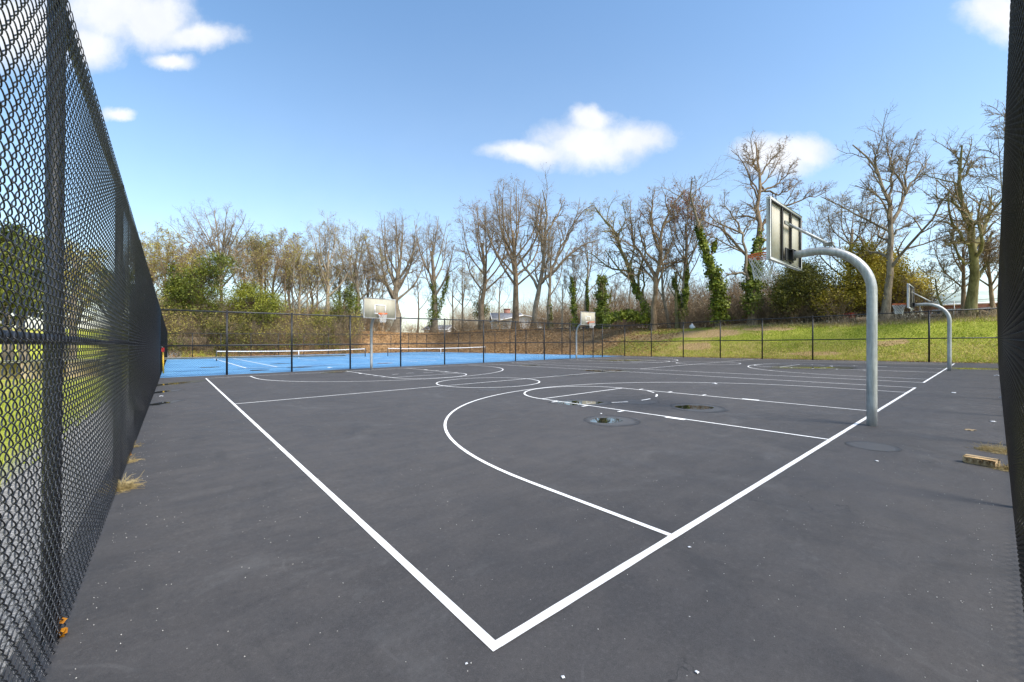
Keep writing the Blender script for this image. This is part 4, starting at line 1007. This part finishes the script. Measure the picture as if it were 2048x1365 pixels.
STR = leafmat('straw_blades', [(.30, .22, .09), (.45, .34, .15), (.58, .47, .25)], 1.5, .2)
cover(120, 148, -14, 92, 60000, .10, .035, GR, 'bank_grass', 'short grass on the green bank', cond=lambda a, b, r: (r.uniform(size=len(a)) < np.clip(1.25-b/95, .1, 1)) & ((r.uniform(size=len(a)) < .12) | (np.min([((a-p[0])/p[2])**2+((b-p[1])/p[3])**2 for p in PATCH], 0) > 1)))
cover(119.6, 134, -14, 110, 20000, .09, .03, STR, 'dry_grass', 'straw-coloured grass at the foot of the bank')
cover(143, 150, -14, 60, 5000, .25, .03, STR, 'dry_grass', 'tall straw along the top edge of the bank')
cover(119.8, 150, 70, 240, 16000, 0, .15, ML['litter'], 'leaf_litter', 'dead leaves on the brown bank', True)
cover(-5, 122, 227, 252, 12000, 0, .16, ML['litter'], 'leaf_litter', 'dead leaves behind the far end fence', True)
cover(119.3, 122, -5, 60, 1500, 0, .07, ML['litter'], 'leaf_litter', 'dead leaves caught along the back fence', True)
cover(-40, -8.5, 0, 70, 22000, .07, .02, GR, 'lawn_grass', 'green lawn outside the left fence')
# ------------------------------------------------------------------ houses
MAT_ROOFG = simple('grey_shingles', (.16, .165, .18), .85, .2, 2.0)
MAT_SIDING = simple('white_siding', (.72, .72, .70), .7, .05, 1.0)
MAT_ROOFGREEN = simple('pale_green_roof', (.34, .40, .34), .8, .12, 1.2)
MAT_GLASS = simple('dark_window_glass', (.03, .035, .04), .15, .1, 1.0)
MAT_WOODF = simple('weathered_fence_wood', (.36, .27, .16), .85, .3, 5.0)
def brickf(nn, out):
    pos = nn('ShaderNodeNewGeometry').outputs['Position']
    b = nn('ShaderNodeTexBrick', {'Vector': nn.vm('MULTIPLY', nn('ShaderNodeCombineXYZ', {0: nn('ShaderNodeSeparateXYZ', {0: pos}).outputs[1], 1: nn('ShaderNodeSeparateXYZ', {0: pos}).outputs[2], 2: 0.0}).outputs[0], (1, 1, 1)), 'Color1': (.30, .12, .08, 1), 'Color2': (.22, .085, .06, 1), 'Mortar': (.36, .30, .26, 1), 'Scale': 4.0})
    pbr(nn, out, b.outputs['Color'], .9, 0, nn.noise(pos, 20.0, 3), .2, .004, .2)
MAT_BRICK = M('red_brick', brickf)
def house(px, d, half, depth, eave, ridge, rot, wall, roof, label, chim=None, name='house', wins=()):
    """px centre, half length px, eave/ridge px rows at distance d"""
    vx, vy = ray(px); a, b = CX+d*vx, CY+d*vy; zg = float(terr(a, b))*U-.3; base = np.array([a*U, b*U, zg])
    k = d/F*U; hl = half*k; ze = (H+(V0-eave)*d/F)*U-zg; zr = (H+(V0-ridge)*d/F)*U-zg; hd = depth/2
    o = thing(name, tuple(base), label, 'house')
    cr, sr = math.cos(rot), math.sin(rot)
    def tf(V): V = np.array(V, float); return np.stack([V[:, 0]*cr-V[:, 1]*sr, V[:, 0]*sr+V[:, 1]*cr, V[:, 2]], 1)+base
    g = G(); V = [(-hl, -hd, 0), (hl, -hd, 0), (hl, hd, 0), (-hl, hd, 0), (-hl, -hd, ze), (hl, -hd, ze), (hl, hd, ze), (-hl, hd, ze), (-hl, 0, zr-.1), (hl, 0, zr-.1)]
    g.add(tf(V), [[0, 1, 5, 4], [2, 3, 7, 6]]); g.face(5, [[1, 2, 6, 9, 5], [3, 0, 4, 8, 7]]); g.obj('wall', wall, o)
    e = .45; g = G(); sl = (zr-ze)/hd
    for s in (-1, 1):
        V = []
        for dz in (0, .16):
            V += [(-hl-e, s*(hd+e), ze-sl*e+dz), (hl+e, s*(hd+e), ze-sl*e+dz), (hl+e, 0, zr+dz), (-hl-e, 0, zr+dz)]
        g.add(tf(V), [[0, 1, 2, 3], [4, 5, 6, 7], [0, 1, 5, 4], [1, 2, 6, 5], [2, 3, 7, 6], [3, 0, 4, 7]])
    r = g.obj('roof', roof, o)
    g = G()
    for s in (-1, 1):
        for xx in (-hl-e-.03, hl+e+.03):
            P = tf([(xx, s*(hd+e), ze-sl*e+.02), (xx, 0, zr+.02)]); g.tubes(P[None], np.full((1, 2), .13), 4, True)
        P = tf([(-hl-e, s*(hd+e), ze-sl*e+.05), (hl+e, s*(hd+e), ze-sl*e+.05)]); g.tubes(P[None], np.full((1, 2), .1), 4, True)
    g.obj('trim', MAT_SIDING, o)
    if chim:
        g = G(); c = tf([(chim*hl, .5, zr+.1)])[0]; g.box(c, (1.4, .9, 1.9), rot); g.box(c+[0, 0, 1.0], (1.6, 1.1, .15), rot); g.obj('chimney', MAT_BRICK if wall is not MAT_BRICK else MAT_SIDING, o)
    for (fx, ww, wh) in wins:
        g = G(); c = tf([(fx*hl, -hd-.03, ze*.55)])[0]; g.box(c, (ww+.2, .08, wh+.2), rot); f = g.obj('window', MAT_SIDING, o)
        g = G(); c = tf([(fx*hl, -hd-.06, ze*.55)])[0]; g.box(c, (ww, .06, wh), rot); p = g.obj('pane', MAT_GLASS, o)
    return o
lat = YAW-math.pi/2
house(1012, 330, 27, 9, 641, 628, lat+.12, MAT_SIDING, MAT_ROOFG, 'white house with grey shingle roof and brick chimney behind the tallest tree', chim=.1, wins=((-.5, 1.2, 1.2), (.4, 1.2, 1.2)))
house(1050, 310, 9, 14, 645, 632, lat+1.35, MAT_SIDING, MAT_ROOFG, 'white gabled building between the tallest tree and the forked tree', wins=())
house(1925, 172, 50, 10, 613, 588, R_(-88), MAT_BRICK, MAT_ROOFGREEN, 'low brick house with pale green roof at the far right', wins=((-.5, 1.6, 1.1), (.15, 1.6, 1.1), (.6, 1.6, 1.1)))
house(880, 380, 22, 9, 661, 652, lat-.1, MAT_SIDING, MAT_ROOFG, 'distant low white house behind the ivy stump tree')
house(1255, 330, 20, 9, 655, 636, lat, MAT_SIDING, MAT_ROOFG, 'distant white house half hidden behind the fallen ivy log')
# wooden fence and shed panel at far left
g = G()
d0 = wall_d(372, 14)
for i, x in enumerate(np.linspace(322, 411, 60)):
    vx, vy = ray(x); dd = ray_b(x, 236); a, b = CX+dd*vx, 236; z = float(terr(a, b)); g.box((a*U, b*U, z*U+.85+.03*math.sin(i*1.7)), (.105, .02, 1.75+.05*math.sin(i*2.3)))
tag(g.obj('wooden_fence', MAT_WOODF), 'tan wooden board fence behind the far left end of the blue court', 'fence')
g = G(); x = 427; dd = ray_b(x, 238); vx, vy = ray(x); a = CX+dd*vx; z = float(terr(a, 238))
t = thing('garden_shed', W3(a, 238, z), 'dark green shed next to the tan wooden fence', 'shed'); MAT_SHED = simple('dark_green_boards', (.03, .055, .035), .7, .25, 3)
g.box((a*U, 238*U+1, z*U+.9), (2.4, 2.0, 1.9), bev=.02); g.obj('wall', MAT_SHED, t); g = G(); g.box((a*U, 238*U+1, z*U+1.93), (2.7, 2.3, .12), bev=.02); g.obj('roof', MAT_DARK, t)
# ------------------------------------------------------------------ small things
MAT_YEL = simple('yellow_plastic', (.70, .42, .03), .45, .1, 9); MAT_RED = simple('red_plastic', (.55, .03, .03), .45, .1, 9)
def gp(a, b, lift=0.0): return np.array([a*U, b*U, float(zplane(a, b))*U+lift])
# leaning yellow squeegee
dd = ray_a(331, -4.9); vx, vy = ray(331); b = CY+dd*vy
p0 = at(327, 733, dd)*U; p0[2] = gp(-4.8, b)[2]+.02; p1 = at(334, 702, dd)*U; p1[0] = (-5.25)*U
t = thing('squeegee', tuple(p0), 'yellow-handled squeegee with red and white head leaning on the left fence', 'squeegee')
g = G(); g.tubes(np.array([p0, p1])[None], np.full((1, 2), .035), 8, True); g.obj('handle', MAT_YEL, t, True)
g = G(); g.box(p1+[0, 0, .05], (.10, .5, .22), bev=.02); g.obj('head', MAT_RED, t); g = G(); g.box(p1+[-.03, 0, .24], (.06, .52, .10), bev=.01); g.obj('blade', MAT_WHITE, t)
# wood block
def woodf(nn, out):
    tcn = nn('ShaderNodeTexCoord').outputs['Object']
    z = nn.noise(nn.vm('MULTIPLY', tcn, (3, 40, 40)), 3.0, 6, .65); y = nn.noise(tcn, 9.0, 4)
    c = nn.mix(nn.step(z, .35, .65), (.42, .27, .13), (.68, .50, .28)); c = nn.mix(nn.math('MULTIPLY', nn.step(y, .5, .7), .4), c, (.27, .15, .07))
    pbr(nn, out, c, .8, 0, z, .5, .004, .3)
MAT_WOOD = M('raw_wood', woodf)
a, b = ground(1962, 930); g = G(); g.box((0, 0, .0), (.262, .10, .086), bev=.012)
for i in range(5): g.box((-.10+.05*i, -.0505, -.006), (.034, .006, .05), bev=.002)
o = g.obj('wood_block', MAT_WOOD); o.location = gp(a, b, .043); o.rotation_euler = (R_(1), 0, R_(-103))
tag(o, 'short offcut of pale timber lying on the asphalt beside the right fence', 'wood block')
# dry tufts
def tuft(px, py, h, spread, cnt, label, mat=None, lean=(0, 0)):
    a, b = ground(px, py); rg = np.random.default_rng(int(px)); base = gp(a, b); P = np.empty((cnt, 6, 3)); P[:, 0] = base+rg.normal(0, spread*.35, (cnt, 3))*[1, 1, 0]
    D = unitv(rg.normal(0, .75, (cnt, 3))+[lean[0], lean[1], .75]); D[:, 2] = np.abs(D[:, 2])*.8; L = h*rg.uniform(.4, 1.2, cnt)
    for k in range(1, 6): D = unitv(D+rg.normal(0, .25, D.shape)+[0, 0, -.22]); P[:, k] = P[:, k-1]+D*(L/5)[:, None]; P[:, k, 2] = np.maximum(P[:, k, 2], base[2]+.004)
    g = G(); g.tubes(P, np.full((cnt, 6), .0022)*np.linspace(1, .4, 6)[None], 3); V = np.concatenate(g.v)-base; o = mesh_obj('dry_grass_tuft', V, np.concatenate(g.f[4]), mat or STR); o.location = base
    return tag(o, label, 'dry grass', 'dry grass tufts at the fence feet')
tuft(243, 978, .15, .10, 520, 'yellow straw tuft at the foot of the left fence, largest on that side', lean=(.2, -.1))
tuft(252, 925, .12, .12, 140, 'thin straw tuft behind the largest one on the left')
tuft(1992, 903, .12, .17, 700, 'flat straw tuft against the right fence, behind the wood block')
tuft(2012, 940, .12, .07, 260, 'small straw tuft between wood block and right fence')
tuft(264, 895, .10, .10, 80, 'sparse straw wisp farthest along the left fence')
# leaves by the fence
MAT_OLEAF = leafmat('orange_leaf', [(.40, .15, .01), (.62, .27, .02), (.72, .40, .06)], 8, .3)
for (px, py, n_, lab, sz) in ((121, 1278, 7, 'orange dead leaf caught in the near end of the left fence', .035), (258, 912, 6, 'small orange leaves at the left fence beyond the straw', .04)):
    a, b = ground(px, py); g = G(); rg = np.random.default_rng(int(px)); C = gp(a, b)+np.abs(rg.normal(0, 1, (n_, 3)))*[.006, .015, .035]; g.quads(C, np.full(n_, sz), rg, 1.5); o = mesh_obj('dead_leaf', np.concatenate(g.v)-gp(a, b), np.concatenate(g.f[4]), MAT_OLEAF); o.location = gp(a, b); tag(o, lab, 'leaf')
# litter bits: crumpled scraps
def scrap(px, py, s, label, mat=MAT_WHITE, fl=.35):
    a, b = ground(px, py); rg = np.random.default_rng(int(px*3+py)); n_ = 7; u, v = np.meshgrid(np.linspace(-.5, .5, n_), np.linspace(-.5, .5, n_), indexing='ij')
    z = np.abs(rg.normal(0, .12, u.shape))+.03+.12*np.cos(u*7); w_ = 1-.4*rg.uniform(size=u.shape)*(np.abs(u) > .4)
    g = G(); g.grid(u*s*w_+rg.normal(0, s*.05, u.shape), v*s*fl*2*w_+rg.normal(0, s*.04, u.shape), z*s*fl); o = g.obj('litter_scrap', mat); o.location = gp(a, b, .006); o.rotation_euler = (0, 0, float(rg.uniform(0, 6)))
    sol = o.modifiers.new('s', 'SOLIDIFY'); sol.thickness = s*.05
    return tag(o, label, 'litter', 'small scraps of litter on the asphalt')
scrap(1379, 1096, .022, 'pale scrap just outside the baseline below the near arc')
scrap(1394, 1347, .018, 'pale crumbs near the bottom edge right of the court corner')
scrap(933, 1330, .013, 'white chip near the bottom edge left of the court corner')
scrap(1126, 1357, .018, 'white chip at the bottom edge right of the court corner')
scrap(1996, 752, .22, 'white litter at the foot of the right fence, farthest away')
scrap(2008, 796, .16, 'white litter by the right fence behind the wood block')
scrap(1907, 786, .10, 'flat white scrap right of the two court corners')
scrap(1985, 844, .08, 'small white chip near the right fence')
scrap(1941, 861, .14, 'tan scrap on the asphalt behind the straw tuft', MAT_WOODF)
scrap(1753, 923, .035, 'pale flake in front of the oval stain')
scrap(1202, 828, .05, 'tiny white chip behind the middle puddle')
scrap(1429, 768, .16, 'white chip just inside the far side of the near arc')
scrap(290, 785, .14, 'white scrap near the left puddles')
scrap(322, 793, .10, 'white scrap between the left puddles')
scrap(660, 736, .3, 'pale scrap beside the puddle left of the left pole')
# grit
rg = np.random.default_rng(4); a = rg.uniform(-5.2, 60, 2600)**1.0; b = rg.uniform(-5.2, 60, 2600)
a = -5.2+(a+5.2)**2/65; b = -5.2+(b+5.2)**2/65; s = rg.uniform(.0012, .0034, 2600)
base = np.stack([a*U, b*U, zplane(a, b)*U+s*.6], 1); oc = np.array([[1, 0, 0], [-1, 0, 0], [0, 1, 0], [0, -1, 0], [0, 0, 1], [0, 0, -1]])
V = base[:, None]+oc[None]*s[:, None, None]*rg.uniform(.6, 1.4, (2600, 6, 1)); fc = np.array([[0, 2, 4], [2, 1, 4], [1, 3, 4], [3, 0, 4], [2, 0, 5], [1, 2, 5], [3, 1, 5], [0, 3, 5]])
g = G(); g.add(V.reshape(-1, 3), (fc[None]+np.arange(2600)[:, None, None]*6).reshape(-1, 3)); tag(g.obj('grit', simple('pale_grit', (.5, .48, .44), .8, .3, 50)), 'pale grit scattered over the asphalt', None, None, 'stuff')
# debris on the bank top
def log(x0, y0, x1, y1, r, off, label):
    d = wall_d((x0+x1)/2, off); p = np.array([at(x0, y0, d)*U, at((x0+x1)/2, (y0+y1)/2-1, d*1.01)*U, at(x1, y1, d)*U]); q = resample(p, 8)
    base = p[0].copy(); g = G(); g.tubes((q-base)[None], (r*np.linspace(1, .6, 8))[None], 8, True); V = np.concatenate(g.v); o = mesh_obj('log', V, [np.concatenate(x) for x in g.f.values()], MB['brown'], None, True); o.location = base; tag(o, label, 'log', 'cut logs on the bank top')
log(1845, 634, 1885, 631, .16, 28, 'dark cut log under the low far backboard')
log(1962, 623, 2000, 634, .12, 30, 'pale sloping branch in front of the brick house')
log(1712, 641, 1750, 637, .2, 28, 'short dark log on the bank beside the nearest pole')
log(1815, 637, 1838, 630, .11, 29, 'thin log left of the dark cut log')
d = wall_d(1698, 34); p = at(1698, 637, d)*U; p[2] = float(terr(p[0]/U, p[1]/U))*U+.45
t = thing('wheelbarrow', tuple(p-[0, 0, .45]), 'red garden cart behind the bank top, left of the nearest pole', 'cart')
g = G(); V = np.array([(-.5, -.3, .0), (.5, -.3, 0), (.5, .3, 0), (-.5, .3, 0), (-.75, -.42, .42), (.75, -.42, .42), (.75, .42, .42), (-.75, .42, .42)])+p; g.add(V, [[0, 3, 2, 1], [0, 1, 5, 4], [1, 2, 6, 5], [2, 3, 7, 6], [3, 0, 4, 7]]); g.obj('tray', MAT_RED, t)
g = G(); th = np.linspace(0, 6.2832, 17); g.tubes((np.stack([.2*np.cos(th)-.55, 0*th, .2*np.sin(th)-.2], 1)+p)[None], np.full((1, 17), .05), 6); g.obj('wheel', MAT_DARK, t)
g = G(); g.tubes(np.array([[(-.55, .3, -.1), (0, .32, .02), (1.3, .3, .25)], [(-.55, -.3, -.1), (0, -.32, .02), (1.3, -.3, .25)]])+p, np.full((2, 3), .025), 6, True); g.obj('handle', MB['dark'], t)
scrap_d = wall_d(1383, 27); p = at(1384, 652, scrap_d)*U; p[2] = float(terr(p[0]/U, p[1]/U))*U+.2
# low white bag
n_ = 10; u = np.linspace(0, 2*np.pi, 13)[:-1]; g = G(); rg = np.random.default_rng(8); rings = []
for k, (r, z) in enumerate(((.12, -.2), (.26, -.1), (.24, .08), (.12, .22), (.05, .36))): rings.append(np.stack([r*np.cos(u)*(1+.2*rg.normal(size=12)), r*np.sin(u)*(1+.2*rg.normal(size=12)), z+0*u+.03*rg.normal(size=12)], 1))
V = np.concatenate(rings); i = np.arange(12); Fq = np.concatenate([np.stack([k*12+i, k*12+(i+1) % 12, (k+1)*12+(i+1) % 12, (k+1)*12+i], 1) for k in range(4)]); g.add(V, Fq); o = g.obj('plastic_bag', MAT_WHITE, smooth=True); o.location = p; tag(o, 'small white plastic bag on the grass below the thicket', 'bag')
# outside the left fence: trees and a low wall seen through the mesh
OT = 'trees outside the left fence'
def side_tree(a, b, h, wd, kind, label):
    rg = np.random.default_rng(int(abs(a)*7+b)); bs = np.array(W3(a, b, float(terr(a, b)))); o = thing('garden_tree', tuple(bs), label, 'tree', OT); gt = G(); g = G()
    P = resample([bs, bs+[rg.normal()*.3, rg.normal()*.3, h*.7]], 8); gt.tubes(P[None], (np.linspace(.22, .08, 8)*h/9)[None], 8)
    L, Rr = spawn(P[None], (np.linspace(.2, .08, 8)*h/9)[None], 16, 48, .5, .55, 7, .25, .15, .3, rg, rmin=.02); gt.tubes(L, Rr, 5); L2, R2 = spawn(L, Rr, 8, 45, .45, .6, 5, .15, .2, .2, rg, rmin=.012); gt.tubes(L2, R2, 4)
    L3, R3 = spawn(L2, R2, 5, 45, .5, .6, 3, .1, .2, .2, rg, rmin=.008); g0 = G(); g0.tubes(L3, R3, 3); gt.obj('trunk', MB['grey'], o, True); g0.obj('twigs', MB['grey'], o)
    if kind: leaves_on(g, L3, 9000 if kind == 'ever' else 2500, .16, .16, rg); g.obj('crown', ML[kind], o)
for (a, b, h, wd, k, lab) in ((-25, 112, 9, 3, 'ever', 'green tree above the tan wall, right of the first fence post'), (-31, 132, 11, 3, 'ever', 'green tree above the tan wall, left one'), (-27, 160, 12, 3, 'olive', 'budding tree above the tan wall, behind the green ones'), (-34, 62, 9, 3, 'ever', 'green tree outside the left fence, nearest'), (-52, 88, 12, 4, 'olive', 'budding tree outside the left fence'), (-40, 118, 12, 4, 'ever', 'tall green tree outside the left fence, farther back'), (-24, 150, 11, 4, 'olive', 'budding tree outside the left fence beside the blue court'), (-80, 110, 13, 5, None, 'bare tree outside the left fence, farthest left'), (-20, 190, 12, 4, 'ever', 'green tree outside the far part of the left fence')):
    side_tree(a, b, h, wd, k, lab)
g = G(); t = thing('retaining_wall', W3(-30, 95, float(terr(-30, 95))), 'low tan wall beyond the lawn outside the left fence', 'wall')
for i in range(24):
    a, b = -130+i*5.0, 96; z = float(terr(a, b)); g.box((a*U, b*U, z*U+.35), (1.39, .3, .8), bev=.02)
g.obj('blocks', simple('tan_blocks', (.45, .36, .22), .9, .2, 2), t)
g = G(); g.box((-25*U, 96*U, float(terr(-30, 95))*U+.8), (30, .36, .1), bev=.01); g.obj('coping', simple('pale_coping', (.5, .47, .4), .9, .15, 3), t)
for o in list(bpy.data.objects):
    if '_o' in o: del o['_o']
